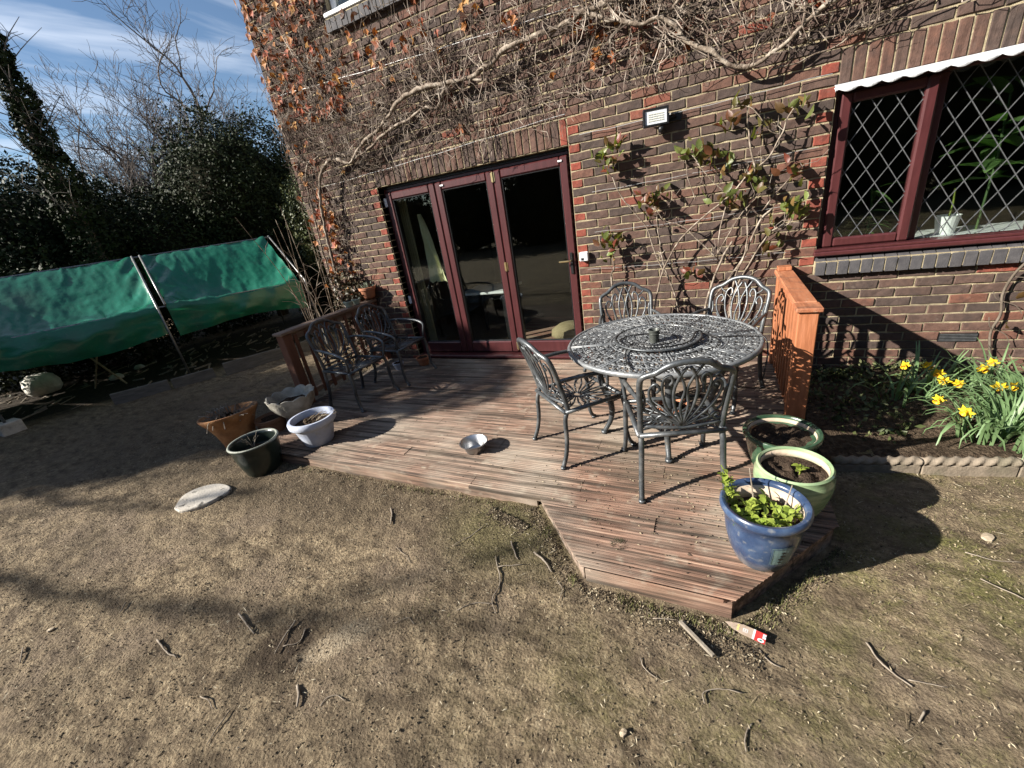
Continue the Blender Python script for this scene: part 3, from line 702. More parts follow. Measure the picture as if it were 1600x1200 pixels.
stain2_m = M('brown_stain', [(.13, .055, .03), (.2, .085, .05)], scale=9, rough=.7, bump=.5, bscale=22, stretch=(3, 3, .35), dist=.006)
railw_m = M('worn_rail_top', [(.17, .10, .065), (.3, .22, .16)], scale=9, rough=.8, bump=.5, bscale=30, stretch=(3, .35, 3))
railing('deck_railing', -2.865, -1.50, 'brown worn railing at the left end of the deck behind two chairs', .055, stain2_m, railw_m)

# ------------------------------------------------------------------ cast aluminium furniture
def chair():
    t = thing('garden_chair', 'grey cast aluminium armchair nearest the blue pot, its back to the camera', 'chair', group='cast aluminium garden chairs')
    SZ = .41; hw = .225
    bk = lambda u, v: V((u, -.215-.012*math.sin(v*3)-.17*v*v*.55-.045*v+.05*(abs(u)/hw)**2*.6, SZ+v*.48))   # back surface: u across, v 0..1 up
    # seat
    b = MB()
    fl = lambda p: b.tube(p, .017, 6, flat=((0, 0, 1), .8))
    sq = [(-hw, -.215, SZ), (hw, -.215, SZ), (hw+.012, .22, SZ), (-hw-.012, .22, SZ)]
    for i in range(4):
        p, q_ = V(sq[i]), V(sq[(i+1) % 4]); fl([p, (p+q_)/2+V((0, 0, .002)), q_])
    b.obj('seat_frame', alu_m, t, smooth=True)
    b = MB(); dish = lambda x, y: SZ-.018*max(0, 1-(x*x+y*y)/.05)
    N_ = 22
    for k in range(N_):
        a = 2*math.pi*(k+.5)/N_; c, s_ = math.cos(a), math.sin(a); rmax = min(.215/max(1e-6, abs(c)), .208/max(1e-6, abs(s_)))
        pts = []
        for i in range(7):
            r_ = .035+(rmax-.035)*i/6; w = .05*math.sin(i/6*math.pi*1.6)*(1 if k % 2 else -1)*(r_/.25); aa = a+w*1.2
            x, y = r_*math.cos(aa), r_*math.sin(aa); x = max(-.222, min(.222, x)); y = max(-.21, min(.215, y)); pts.append((x, y, dish(x, y)))
        b.tube(pts, [.0055, .0075, .009, .0095, .009, .008, .007], 4, flat=((0, 0, 1), .55), cap=False)
        if k % 2 == 0:        # petal tips between the ribs
            am = a+math.pi/N_; r1 = rmax*.55; pts = [((r1+rmax*.4*j/3)*math.cos(am+.08*math.sin(j*1.3)), (r1+rmax*.4*j/3)*math.sin(am+.08*math.sin(j*1.3)), dish(0, .2)) for j in range(4)]
            pts = [(max(-.222, min(.222, p[0])), max(-.21, min(.215, p[1])), p[2]) for p in pts]; b.tube(pts, [.003, .008, .008, .004], 4, flat=((0, 0, 1), .55), cap=False)
    ring = [(.036*math.cos(2*math.pi*i/14), .026*math.sin(2*math.pi*i/14), dish(0, 0)) for i in range(15)]; b.tube(ring, .008, 4, flat=((0, 0, 1), .7), cap=False)
    b.obj('seat', alu_m, t, smooth=True)
    # back frame
    b = MB()
    out_ = [(-.215, 0), (-.218, .25), (-.222, .5), (-.226, .7), (-.218, .80), (-.185, .845), (-.15, .875), (-.1, .955), (-.05, .99), (0, 1.0)]
    path = [bk(*p) for p in out_]+[bk(-p[0], p[1]) for p in out_[-2::-1]]
    b.tube(smooth_path(path, 4), .0165, 8, cap=True)
    b.tube(smooth_path([bk(-.212, .11), bk(0, .085), bk(.212, .11)], 5), .0105, 6)
    b.obj('back_frame', alu_m, t, smooth=True)
    # back ornament
    b = MB(); nrm = (0, 1, .25)
    def st(pts, r0_=.0082, r1_=None):
        P = smooth_path([bk(*p) for p in pts], 5); n = len(P); r1_ = r1_ or r0_
        b.tube(P, [r0_+(r1_-r0_)*i/(n-1) for i in range(n)], 5, flat=(nrm, .75))
    for s_ in (-1, 1):
        st([(0, .13), (s_*.045, .38), (s_*.058, .62), (s_*.035, .82), (s_*.008, .93)], .009)
        st([(0, .13), (s_*.02, .4), (s_*.005, .62), (s_*.03, .8), (s_*.07, .955)], .008)
        st([(0, .12), (s_*.08, .36), (s_*.112, .58), (s_*.115, .76), (s_*.085, .83), (s_*.068, .76), (s_*.08, .70)], .0085)
        st([(0, .12), (s_*.105, .28), (s_*.165, .47), (s_*.178, .64), (s_*.15, .72), (s_*.128, .66), (s_*.142, .6)], .0085)
        st([(s_*.21, .62), (s_*.198, .5), (s_*.20, .38), (s_*.175, .3), (s_*.150, .36), (s_*.166, .42)], .0075)
        st([(0, .11), (s_*.07, .17), (s_*.13, .2), (s_*.165, .27)], .008)
        st([(s_*.05, .15), (s_*.10, .27), (s_*.135, .22), (s_*.118, .16), (s_*.098, .19)], .0075)
        st([(s_*.205, .17), (s_*.175, .16), (s_*.155, .21), (s_*.172, .25), (s_*.188, .22)], .007)
        st([(s_*.118, .76), (s_*.15, .80), (s_*.165, .845)], .007)
    b.obj('back_panel', alu_m, t, smooth=True)
    for s_ in (-1, 1):
        b = MB(); p = [bk(s_*.222, .48), V((s_*.245, -.13, SZ+.235)), V((s_*.262, .02, SZ+.225)), V((s_*.27, .15, SZ+.205)), V((s_*.262, .235, SZ+.165)), V((s_*.25, .235, SZ+.10)), V((s_*.243, .215, SZ+.02))]
        b.tube(smooth_path(p, 5), [.0125]*6+[.015]*14+[.013]*11, 7); o = b.obj('armrest', alu_m, t, smooth=True)
        b = MB(); p = [V((s_*.240, .213, SZ+.005)), V((s_*.245, .232, SZ-.1)), V((s_*.25, .226, SZ-.24)), V((s_*.256, .245, .06)), V((s_*.262, .275, .012))]
        b.tube(smooth_path(p, 5), [.0185-.0002*i for i in range(21)], 6); b.tube([(s_*.262, .275, .0), (s_*.262, .275, .018)], .021, 8); b.obj('leg', alu_m, t, smooth=True)
        b = MB(); p = [bk(s_*.215, .03), V((s_*.217, -.218, SZ-.06)), V((s_*.222, -.225, SZ-.2)), V((s_*.228, -.245, .1)), V((s_*.234, -.28, .012))]
        b.tube(smooth_path(p, 5), [.017]*21, 6); b.tube([(s_*.234, -.28, .0), (s_*.234, -.28, .018)], .020, 8); b.obj('leg', alu_m, t, smooth=True)
    return t
c0 = chair(); c0.location = (1.065, -1.945, DK); c0.rotation_euler = (0, 0, R(17.8))
for x, y, rz, lb in [(.405, -1.70, -44, 'grey cast aluminium armchair side-on at the left of the round table'),
                     (.625, -.70, -162, 'grey cast aluminium armchair behind the table, next to the folding door'),
                     (1.325, -.76, 152, 'grey cast aluminium armchair behind the table, beside the terracotta railing'),
                     (-2.19, -1.26, -95, 'dark ornate armchair against the left railing, nearer the garden'),
                     (-2.11, -.62, -92, 'dark ornate armchair against the left railing, nearer the house wall')]:
    c = copy_tree(c0); c.location = (x, y, DK); c.rotation_euler = (0, 0, R(rz)); c['label'] = lb

TC = V((.94, -1.45, DK)); TH = .72; TR = .62
tb = thing('garden_table', 'round grey cast aluminium table with pierced scroll top', 'table', TC)
def scrollwork(b, r0_, r1_, n, z, w=.0075, ph=0):
    """one ring of repeated scroll motifs between two radii"""
    def pt(a, r_, k): an = 2*math.pi*(k+ph+a)/n; rad = r0_+(r1_-r0_)*r_; return (rad*math.cos(an), rad*math.sin(an), z)
    mot = [[(-.5, .0), (-.3, .2), (-.28, .5), (-.1, .8), (.05, 1)], [(.0, .0), (.2, .25), (.12, .55), (.3, .75), (.5, 1.0)],
           [(-.28, .5), (-.42, .66), (-.36, .88), (-.22, .84), (-.24, .7)], [(.12, .5), (-.02, .38), (-.06, .16), (.07, .12), (.09, .26)],
           [(.2, .25), (.36, .16), (.44, .34), (.36, .44), (.29, .36)], [(.3, .75), (.16, .86), (.1, .74), (.16, .66)], [(.36, .5), (.5, .62), (.42, .74)], [(-.34, .22), (-.2, .3), (-.12, .5)]]
    for k in range(n):
        fl = 1
        for mth in mot:
            P = smooth_path([pt(a*fl, r_, k) for a, r_ in mth], 2); b.tube(P, w, 4, flat=((0, 0, 1), .5), cap=False)
def ringtube(b, r_, z, w, fl=.6, n=64): b.tube([(r_*math.cos(2*math.pi*i/n), r_*math.sin(2*math.pi*i/n), z) for i in range(n+1)], w, 6, flat=((0, 0, 1), fl), cap=False)
b = MB()
for r0_, r1_, n in ((.09, .2, 9), (.2, .315, 15), (.325, .42, 22), (.42, .51, 27), (.51, .597, 32)): scrollwork(b, r0_, r1_, n, TH-.006, .0088)
for r_ in (.085, .32, .42, .512): ringtube(b, r_, TH-.005, .007)
for k in range(8):
    a = 2*math.pi*(k+.35)/8
    for o_ in (-.010, .010):
        b.tube([(r_*math.cos(a)-o_*math.sin(a), r_*math.sin(a)+o_*math.cos(a), TH-.004) for r_ in (.09, .34, .6)], .0072, 4, flat=((0, 0, 1), .6))
b.obj('tabletop', alut_m, tb, smooth=True)
b = MB(); b.lathe([(.594, TH-.014), (.597, TH-.001), (.604, TH+.003), (.615, TH+.001), (.622, TH-.010), (.619, TH-.026), (.612, TH-.030), (.606, TH-.022), (.594, TH-.0145)], 96, ring=True); b.obj('rim', alut_m, tb, smooth=True)
b = MB(); ringtube(b, .40, TH-.045, .014, 1.2, 40)
for k in range(4):
    a = R(14+90*k); b.tube([(.40*math.cos(a), .4*math.sin(a), TH-.045), (.05*math.cos(a), .05*math.sin(a), TH-.05)], .014, 6)
b.obj('apron', alu_m, tb, smooth=True)
for k in range(4):
    a = R(14+90*k); c_, s_ = math.cos(a), math.sin(a); P = smooth_path([(r_*c_, r_*s_, z) for r_, z in ((.40, TH-.04), (.42, .6), (.40, .42), (.345, .25), (.35, .12), (.405, .012))], 5)
    b = MB(); b.tube(P, [.030-.0005*i for i in range(len(P))], 8); b.tube([(.405*c_, .405*s_, 0), (.405*c_, .405*s_, .02)], .026, 8); b.obj('leg', alu_m, tb, smooth=True)
ls = thing('lazy_susan', 'round pierced turntable raised in the middle of the garden table', 'turntable', (TC.x-.012, TC.y-.01, DK+TH+.004))
b = MB()
for r0_, r1_, n in ((.05, .13, 8), (.13, .2, 14), (.2, .262, 19)): scrollwork(b, r0_, r1_, n, .014, .008, .3)
ringtube(b, .048, .014, .008); ringtube(b, .13, .014, .006)
b.obj('plate', alut_m, ls, smooth=True)
b = MB(); b.lathe([(.264, .010), (.265, .019), (.274, .021), (.282, .018), (.281, .010), (.272, .007), (.264, .0095)], 64, ring=True); b.obj('rim', alu_m, ls, smooth=True)
b = MB(); b.lathe([(.001, 0), (.1, 0), (.1, .008), (.001, .008)], 32); b.obj('bearing', alu_m, ls)
cupm = M('dark_tin', [(.05, .055, .05), (.085, .09, .08)], scale=10, rough=.45, bump=.1, metal=.3)
cp = thing('metal_cup', 'small dark grey cup standing on the turntable', 'cup', (.925, -1.575, DK+TH+.022))
b = MB(); b.lathe([(.028, 0), (.031, .05), (.033, .075), (.037, .076), (.037, .084), (.034, .085), (.030, .08), (.027, .02), (.001, .02)], 24); auto_smooth(b.obj('body', cupm, cp))
b = MB(); ringtube(b, .0335, .06, .003, 1, 24); b.obj('band', cupm, cp, smooth=True)
# thin black cable lying over the table
z0 = DK+TH+.005; z1 = DK+TH+.028
cab = [(1.555, -1.60, z0-.22), (1.573, -1.53, z0-.06), (1.545, -1.47, z0+.012), (1.42, -1.42, z0), (1.3, -1.44, z0), (1.21, -1.37, z0+.01), (1.17, -1.40, z1), (1.13, -1.60, z1), (.97, -1.70, z1), (.80, -1.68, z1), (.70, -1.56, z1), (.76, -1.46, z1), (.9, -1.42, z1), (1.05, -1.47, z1), (1.05, -1.6, z1+.003), (.93, -1.66, z1+.002), (.80, -1.62, z1+.002), (.77, -1.74, z0+.006), (.80, -1.88, z0), (.85, -2.0, z0)]
tag(MB().tube(smooth_path(cab, 5), .0042, 5).obj('cable', black_m, smooth=True), 'thin black cable looped over the turntable and hanging off the table edge', 'cable')
cab2 = [(1.20, -1.34, z0+.002), (1.30, -1.50, z0+.002), (1.30, -1.62, z0+.002), (1.18, -1.72, z0+.002), (1.1, -1.78, z0+.004)]
tag(MB().tube(smooth_path(cab2, 5), .0035, 5).obj('cable', black_m, smooth=True), 'short loop of black cable lying flat at the right of the turntable', 'cable')

# ------------------------------------------------------------------ pots
def pot(name, label, cat, loc, prof, mat, soil_r, soil_z, n=40, wob=None, tilt=None, group='plant pots', smooth=50):
    t = thing(name, label, cat, loc, group=group)
    b = MB(); b.lathe(prof[:-1]+[(prof[-1][0], prof[-1][1]-.06)], n, wob); auto_smooth(b.obj('pot', mat, t), smooth)
    if soil_r:
        b = MB(); k = 9; vs = [(0, 0, soil_z+.012)]; q_ = 28
        for i in range(1, k):
            for j in range(q_):
                r_ = soil_r*i/(k-1); a = 2*math.pi*j/q_; vs.append((r_*math.cos(a), r_*math.sin(a), soil_z+.018*(random.random()-.3)*(i < k-1)+.015*math.sin(3*a+i)*(i < k-2)))
        fs = [(0, 1+j, 1+(j+1) % q_) for j in range(q_)]+[(1+(i-1)*q_+j, 1+i*q_+j, 1+i*q_+(j+1) % q_, 1+(i-1)*q_+(j+1) % q_) for i in range(1, k-1) for j in range(q_)]
        b.add(vs, fs); b.obj('soil', soil_m, t, smooth=True)
    if tilt: t.rotation_euler = tilt
    return t
bluepot_m = M('blue_glaze', [(.018, .034, .075), (.032, .056, .115), (.055, .088, .155)], scale=12, rough=.28, bump=.15, bscale=60, spec=.5, dist=.003, coat=.3, wear=((.26, .26, .24), 26, .58, .76, .6))
def blue_extra(mt):      # glaze thins out to bare grey clay near the foot of the pot (object space)
    N = mt.node_tree.nodes; L = mt.node_tree.links; b = N['Principled BSDF']; lk = b.inputs['Base Color'].links[0].from_socket
    tcn = N.new('ShaderNodeTexCoord'); sp = N.new('ShaderNodeSeparateXYZ'); L.new(tcn.outputs['Object'], sp.inputs[0])
    nzn = N.new('ShaderNodeTexNoise'); nzn.inputs['Scale'].default_value = 18; nzn.inputs['Detail'].default_value = 7; L.new(tcn.outputs['Object'], nzn.inputs['Vector'])
    a = N.new('ShaderNodeMath'); a.operation = 'MULTIPLY_ADD'; L.new(nzn.outputs[0], a.inputs[0]); a.inputs[1].default_value = -.13; L.new(sp.outputs[2], a.inputs[2])
    mr = N.new('ShaderNodeMapRange'); L.new(a.outputs[0], mr.inputs[0]); mr.inputs[1].default_value = .03; mr.inputs[2].default_value = -.08
    mm = N.new('ShaderNodeMixRGB'); L.new(mr.outputs[0], mm.inputs[0]); L.new(lk, mm.inputs[1]); mm.inputs[2].default_value = (.19, .19, .18, 1); L.new(mm.outputs[0], b.inputs['Base Color'])
blue_extra(bluepot_m)
clay_m = M('raw_clay', [(.42, .33, .24), (.55, .45, .34)], scale=14, rough=.9, bump=.2)
BP = (1.500, -2.545, DK)
bp = pot('blue_pot', 'blue glazed pot with leafy green plant on the front deck corner', 'plant pot', BP,
         [(.09, 0), (.105, .02), (.132, .10), (.150, .19), (.158, .27), (.161, .315), (.172, .325), (.181, .345), (.180, .365), (.172, .374), (.158, .372), (.150, .36), (.150, .30), (.145, .27), (.001, .265)], bluepot_m, .146, .272, 56)
bp.scale = (1, 1, .88)
b = MB(); b.lathe([(.1435, .27), (.1492, .345), (.1478, .346), (.1425, .271)], 40, ring=True); b.obj('bare_clay_lining', clay_m, bp, smooth=True)
# square relief panel with a small dark motif on its side
pa_m = M('panel_glaze', [(.09, .15, .15), (.15, .21, .2)], scale=20, rough=.4, bump=.1)
def on_pot(u, v, off=.0015):       # u metres round, v height -> point on the pot side
    pr = [(.105, .02), (.132, .10), (.150, .19), (.158, .27), (.161, .315)]
    for i in range(len(pr)-1):
        if pr[i][1] <= v <= pr[i+1][1]: k = (v-pr[i][1])/(pr[i+1][1]-pr[i][1]); r_ = pr[i][0]+(pr[i+1][0]-pr[i][0])*k; break
    a = R(-64)+u/.15; return ((r_+off)*math.cos(a), (r_+off)*math.sin(a), v)
def patch(b, u0, u1, v0, v1, off, n=5):
    vs = [on_pot(u0+(u1-u0)*i/n, v0+(v1-v0)*j/n, off) for j in range(n+1) for i in range(n+1)]
    b.add(vs, [(j*(n+1)+i, j*(n+1)+i+1, (j+1)*(n+1)+i+1, (j+1)*(n+1)+i) for j in range(n) for i in range(n)])
b = MB(); patch(b, -.045, .045, .105, .235, .0025); patch(b, -.038, .038, .112, .228, .0045); b.obj('relief_panel', pa_m, bp)
b = MB()
for u0, u1, v0, v1 in ((-.045, -.041, .105, .235), (.041, .045, .105, .235), (-.045, .045, .105, .109), (-.045, .045, .231, .235)): patch(b, u0, u1, v0, v1, .0065)
b.obj('panel_border', bluepot_m, bp)
b = MB()
for cu, cv, s_ in ((0, .205, .010), (0, .182, .013), (-.004, .157, .014), (-.006, .133, .010)): 
    b.add([on_pot(cu+s_*math.cos(a), cv+s_*.9*math.sin(a), .0062) for a in (0, math.pi/2, math.pi, 1.5*math.pi)], [(0, 1, 2, 3)])
b.obj('panel_motif', black_m, bp)
pl = thing('leafy_plant', 'bright green leafy plant growing in the blue pot', 'plant', (BP[0], BP[1], DK+.238))
ylf = [leaf_mesh('leaf', .034, .014, green_m, fold=.3, curl=.25, n=3), leaf_mesh('leaf', .026, .012, green_m, fold=.2, curl=.4, n=3)]
sb = MB()
def sprig(x, y, h, dxy, nl):
    pts = [V((x, y, 0)), V((x+dxy[0]*.5, y+dxy[1]*.5, h*.6)), V((x+dxy[0], y+dxy[1], h))]; P = smooth_path(pts, 4); sb.tube(P, .0028, 4)
    for k in range(nl):
        p = P[min(len(P)-1, 2+int(random.random()*(len(P)-2)))]; o = link('leaf', random.choice(ylf), pl, loc=p); o.rotation_euler = (random.uniform(-.2, .9), random.uniform(-.5, .5), random.uniform(0, 6.28)); s_ = random.uniform(.7, 1.25); o.scale = (s_, s_, s_)
for k in range(36):
    a = random.uniform(0, 6.28); r_ = .12*random.random()**.5; sprig(.0+r_*math.cos(a), -.02+r_*math.sin(a)*.8, random.uniform(.03, .085), (random.uniform(-.02, .02), random.uniform(-.02, .02)), 8)
for k in range(5): sprig(-.115+k*.006, .01+k*.008, .10+.03*k, (-.04-.012*k, .015), 8)
sb.obj('stem', green_m, pl)
b = MB()
for (x, y, h, ex, ey) in ((-.03, .06, .19, -.03, .04), (.08, .05, .13, .03, .04), (.09, .01, .1, .04, .0)): b.tube([(x, y, 0), (x+ex*.5, y+ey*.5, h*.5), (x+ex, y+ey, h)], [.004, .003, .002], 5)
b.obj('dead_stem', twig_m, pl)
lg_m = M('celadon_glaze', [(.14, .22, .12), (.24, .33, .18), (.33, .4, .24)], scale=9, rough=.25, bump=.2, bscale=8, stretch=(1, 1, 5), coat=.4, dist=.006)
gp = pot('green_pot', 'pale green glazed pot with one small seedling, between the blue and dark green pots', 'plant pot', (1.662, -2.165, DK),
         [(.105, 0), (.12, .015), (.148, .08), (.168, .15), (.176, .205), (.174, .245), (.165, .272), (.168, .283), (.160, .292), (.150, .285), (.150, .265), (.15, .235), (.001, .23)], lg_m, .149, .238, 48)
b = MB(); b.lathe([(.1482, .24), (.1492, .278), (.1478, .279), (.147, .241)], 40, ring=True); b.obj('bare_clay_lining', clay_m, gp, smooth=True)
sd_ = thing('seedling', 'tiny pale green seedling in the light green pot', 'plant', (1.685, -2.18, DK+.245))
for k in range(7):
    o = link('leaf', ylf[k % 2], sd_, loc=(0, 0, .01+.006*k)); o.rotation_euler = (random.uniform(.2, .9), 0, k*2.4); o.scale = (1.2,)*3
MB().tube([(0, 0, -.02), (.003, 0, .02), (0, .004, .055)], .003, 5).obj('stem', green_m, sd_)
dg_m = M('dark_green_glaze', [(.018, .045, .026), (.035, .075, .042), (.06, .10, .06)], scale=10, rough=.25, bump=.2, bscale=30, coat=.4)
dp = pot('dark_green_pot', 'dark green ribbed glazed pot of soil at the foot of the right railing post', 'plant pot', (1.655, -1.765, DK),
         [(.125, 0), (.14, .02), (.163, .1), (.178, .175), (.184, .21), (.200, .22), (.203, .24), (.197, .252), (.182, .252), (.174, .24), (.174, .215), (.001, .205)], dg_m, .172, .207, 64, wob=lambda a, i: ((1+.012*math.cos(a*24)) if 1 <= i <= 4 else 1, 0))
b = MB(); b.lathe([(.1722, .205), (.1735, .238), (.172, .239), (.171, .206)], 40, ring=True); b.obj('bare_clay_lining', clay_m, dp, smooth=True)
# left group
terra_m = M('weathered_terracotta', [(.17, .075, .03), (.30, .14, .055), (.40, .22, .10)], scale=7, rough=.85, bump=.3, bscale=60, wear=((.12, .07, .04), 5, .5, .75, .7))
tp = pot('flared_terracotta_pot', 'large flared terracotta pot with dead plants, leftmost of the pots by the deck', 'plant pot', (-2.98, -2.22, -.01),
         [(.12, 0), (.13, .015), (.148, .12), (.175, .22), (.212, .31), (.250, .372), (.263, .392), (.262, .408), (.248, .41), (.236, .395), (.2, .335), (.001, .325)], terra_m, .2, .34, 48, tilt=(R(-3), R(-5), 0))
dead = thing('dead_plant', 'dry dark dead stems spilling over the flared terracotta pot', 'plant', (-2.98, -2.22, .32))
b = MB()
for k in range(60):
    a = random.uniform(0, 6.28) if k > 25 else random.uniform(2.6, 4.2); r_ = random.uniform(.02, .16); x, y = r_*math.cos(a), r_*math.sin(a); q_ = random.uniform(.06, .16)
    over = k <= 25 and random.random() < .5
    e = (x+math.cos(a)*q_*1.2, y+math.sin(a)*q_*1.2, -.1 if over else random.uniform(.0, .1)); mdp = (x+math.cos(a)*q_*.6, y+math.sin(a)*q_*.6, .12 if over else random.uniform(.04, .1))
    b.tube(smooth_path([(x, y, .02), mdp, e], 3), [random.uniform(.002, .005)]*7, 4, cap=False)
b.obj('dead_stem', twig_m, dead)
lf_d = MB()
for k in range(60):
    a = random.uniform(0, 6.28); r_ = random.uniform(.0, .19); p = V((r_*math.cos(a), r_*math.sin(a), random.uniform(.02, .07))); q_ = V((random.uniform(-1, 1), random.uniform(-1, 1), random.uniform(-.4, .6))).normalized()*.03; w = q_.orthogonal().normalized()*.014
    lf_d.add([p-q_, p-w, p+q_, p+w], [(0, 1, 2, 3)])
lf_d.obj('dead_leaves', M('dead_leaf', [(.03, .02, .014), (.09, .06, .04)], scale=20, rough=.8), dead, kind='stuff')
blk_m = M('dark_glaze', [(.008, .013, .011), (.02, .03, .024)], scale=8, rough=.3, bump=.1, coat=.3)
kp = pot('dark_glazed_pot', 'very dark green glazed pot on the earth at the front of the left pot group', 'plant pot', (-2.315, -2.455, -.015),
         [(.125, 0), (.14, .02), (.168, .12), (.186, .22), (.192, .28), (.201, .292), (.203, .308), (.195, .318), (.182, .312), (.176, .29), (.168, .21), (.001, .2)], blk_m, .166, .205, 48)
MB().lathe([(.183, .313), (.195, .3195), (.203, .310), (.2045, .311), (.196, .3225), (.182, .316)], 48, ring=True).obj('worn_rim', M('rim_wear', [(.2, .22, .18), (.32, .33, .28)], scale=20, rough=.6), kp, smooth=True)
b = MB()
for k in range(10): a = random.uniform(0, 6.28); b.tube([(-.09, .03, .2), (-.09+.03*math.cos(a), .03+.03*math.sin(a), .27), (-.09+.07*math.cos(a), .03+.07*math.sin(a), random.uniform(.28, .36))], .0018, 4)
tag(b.obj('dry_seedling', twig_m, loc=(-2.315, -2.455, -.015)), 'thin dry stalks in the very dark glazed pot', 'plant')
brown_m = M('brown_clay', [(.09, .045, .025), (.16, .085, .045)], scale=8, rough=.7, bump=.2)
pot('brown_pot', 'small brown clay pot half hidden between the flared pot and the shell urn', 'plant pot', (-2.70, -2.02, -.01), [(.085, 0), (.1, .02), (.12, .14), (.132, .24), (.142, .246), (.142, .275), (.128, .277), (.12, .26), (.001, .24)], brown_m, .118, .245, 36)
urn = pot('shell_urn', 'grey stone urn with a scalloped shell-shaped rim behind the white pot', 'urn', (-2.50, -1.86, DK),
          [(.10, 0), (.11, .03), (.075, .06), (.085, .09), (.13, .13), (.175, .19), (.205, .25), (.22, .30), (.226, .318), (.212, .32), (.196, .30), (.17, .25), (.001, .235)],
          M('stone_urn', [(.2, .185, .15), (.33, .31, .26), (.43, .4, .34)], scale=9, rough=.95, bump=.5, bscale=50, wear=((.09, .085, .07), 8, .5, .75, .7)), .165, .245, 72,
          wob=lambda a, i: (1+(.05*abs(math.sin(a*5.5))-.02)*(1 if i >= 5 and i < 11 else 0), (.028*(abs(math.sin(a*5.5))**.7)-.01) if 7 <= i <= 10 else 0), smooth=35)
wb_m = M('white_blue_pot', [(.34, .39, .52), (.5, .54, .62)], scale=7, rough=.6, bump=.2, wear=((.3, .29, .26), 10, .55, .75, .7))
wp = pot('white_pot', 'pale blue-white ribbed pot with dry stalks at the left front of the deck', 'plant pot', (-1.945, -2.11, DK),
         [(.115, 0), (.125, .015), (.148, .1), (.168, .18), (.172, .185), (.19, .19), (.204, .205), (.206, .24), (.197, .257), (.178, .257), (.17, .245), (.165, .2), (.001, .19)], wb_m, .163, .2, 80, wob=lambda a, i: ((1+.014*abs(math.cos(a*14))) if 1 <= i <= 3 else 1, 0))
b = MB()
for k in range(9): x = random.uniform(-.08, .1); y = random.uniform(-.06, .08); b.tube([(x, y, .205), (x+.05, y+.03, .24), (x+.11, y+.06, random.uniform(.24, .29))], .003, 4)
for k in range(14): a = random.uniform(0, 6.28); p = V((.07*math.cos(a)-.02, .06*math.sin(a), .22)); b.add([p, p+V((.03, .01, .02)), p+V((.02, .03, .012)), p+V((-.01, .02, .0))], [(0, 1, 2, 3)])
tag(b.obj('dry_stalks', rawwood_m, loc=(-1.945, -2.11, DK)), 'straw coloured dry stalks lying in the white pot', 'plant')
# pots by the house end of the left railing
tr_m = M('terracotta', [(.34, .13, .065), (.44, .19, .1)], scale=8, rough=.8, bump=.2)
def small_pot(name, x, y, z, s_, mat, label): return pot(name, label, 'plant pot', (x, y, z), [(.07*s_, 0), (.08*s_, .01), (.10*s_, .1*s_), (.105*s_, .11*s_), (.115*s_, .113*s_), (.116*s_, .145*s_), (.104*s_, .147*s_), (.1*s_, .13*s_), (.001, .12*s_)], mat, .095*s_, .125*s_, 28)
small_pot('terracotta_pot', -2.83, -.10, .985+.016, .95, tr_m, 'terracotta pot of grey succulents on the left railing against the wall')
sc = thing('succulent', 'spiky grey-green succulent in the terracotta pot on the railing', 'plant', (-2.83, -.10, 1.12))
sl = leaf_mesh('leaf', .085, .011, M('succulent_leaf', [(.14, .17, .12), (.25, .28, .2)], scale=20, rough=.5), fold=.5, curl=-.25, n=3)
for k in range(28): o = link('leaf', sl, sc, loc=(random.uniform(-.05, .05), random.uniform(-.05, .05), 0)); o.rotation_euler = (random.uniform(.3, 1.2), 0, random.uniform(0, 6.28))
mint_m = M('mint_glaze', [(.3, .36, .28), (.42, .48, .4)], scale=8, rough=.4, bump=.1)
small_pot('mint_green_pot', -2.865, -.45, .97, .5, mint_m, 'small mint green pot on the left railing, the further from the wall'); small_pot('mint_green_pot', -2.865, -.31, .97, .48, mint_m, 'small mint green pot on the left railing, next to the terracotta pot')
small_pot('terracotta_pot', -2.08, -.26, DK, .75, tr_m, 'terracotta pot on the deck beneath the chair nearer the wall'); small_pot('white_flower_pot', -2.36, -.42, DK, .62, wb_m, 'white pot on the deck half hidden under the chair nearer the wall')
small_pot('terracotta_pot', 1.02, -1.30, DK, 1.0, tr_m, 'terracotta pot standing on the deck under the round table')
# metal bowl
b = MB(); b.lathe([(.066, 0), (.07, .003), (.082, .04), (.096, .072), (.112, .080), (.1125, .083), (.104, .084), (.094, .075), (.079, .04), (.066, .006), (.001, .0055)], 40)
tag(auto_smooth(b.obj('metal_bowl', M('steel', [(.5, .5, .5), (.65, .65, .65)], scale=20, rough=.36, bump=.05, metal=1), loc=(-.372, -1.975, DK))), 'shiny steel bowl on the open middle of the deck', 'bowl')

# ------------------------------------------------------------------ climbers
S3 = lambda pts, y: [(x, y+random.uniform(-.015, .015), z) for x, z in pts]
MAIN = [(0.59, 3.13), (0.28, 3.13), (0.1, 3.11), (-0.13, 3.09), (-0.4, 3.08), (-0.61, 3.01), (-0.89, 2.96), (-1.36, 2.99), (-1.67, 2.95), (-1.8, 2.89), (-2.02, 2.78), (-2.31, 2.67), (-2.52, 2.55), (-2.77, 2.62), (-2.97, 2.54), (-3.11, 2.3), (-3.22, 1.86), (-3.27, 1.41), (-3.31, 0.9), (-3.33, .3), (-3.34, -.02)]
M2 = [(0.18, 3.16), (0.41, 3.05), (0.53, 3.0), (0.68, 2.94), (0.86, 2.93), (1.02, 2.75), (1.17, 2.64), (1.36, 2.5), (1.47, 2.48), (1.66, 2.57), (1.78, 2.66), (1.92, 2.73), (2.2, 2.8)]
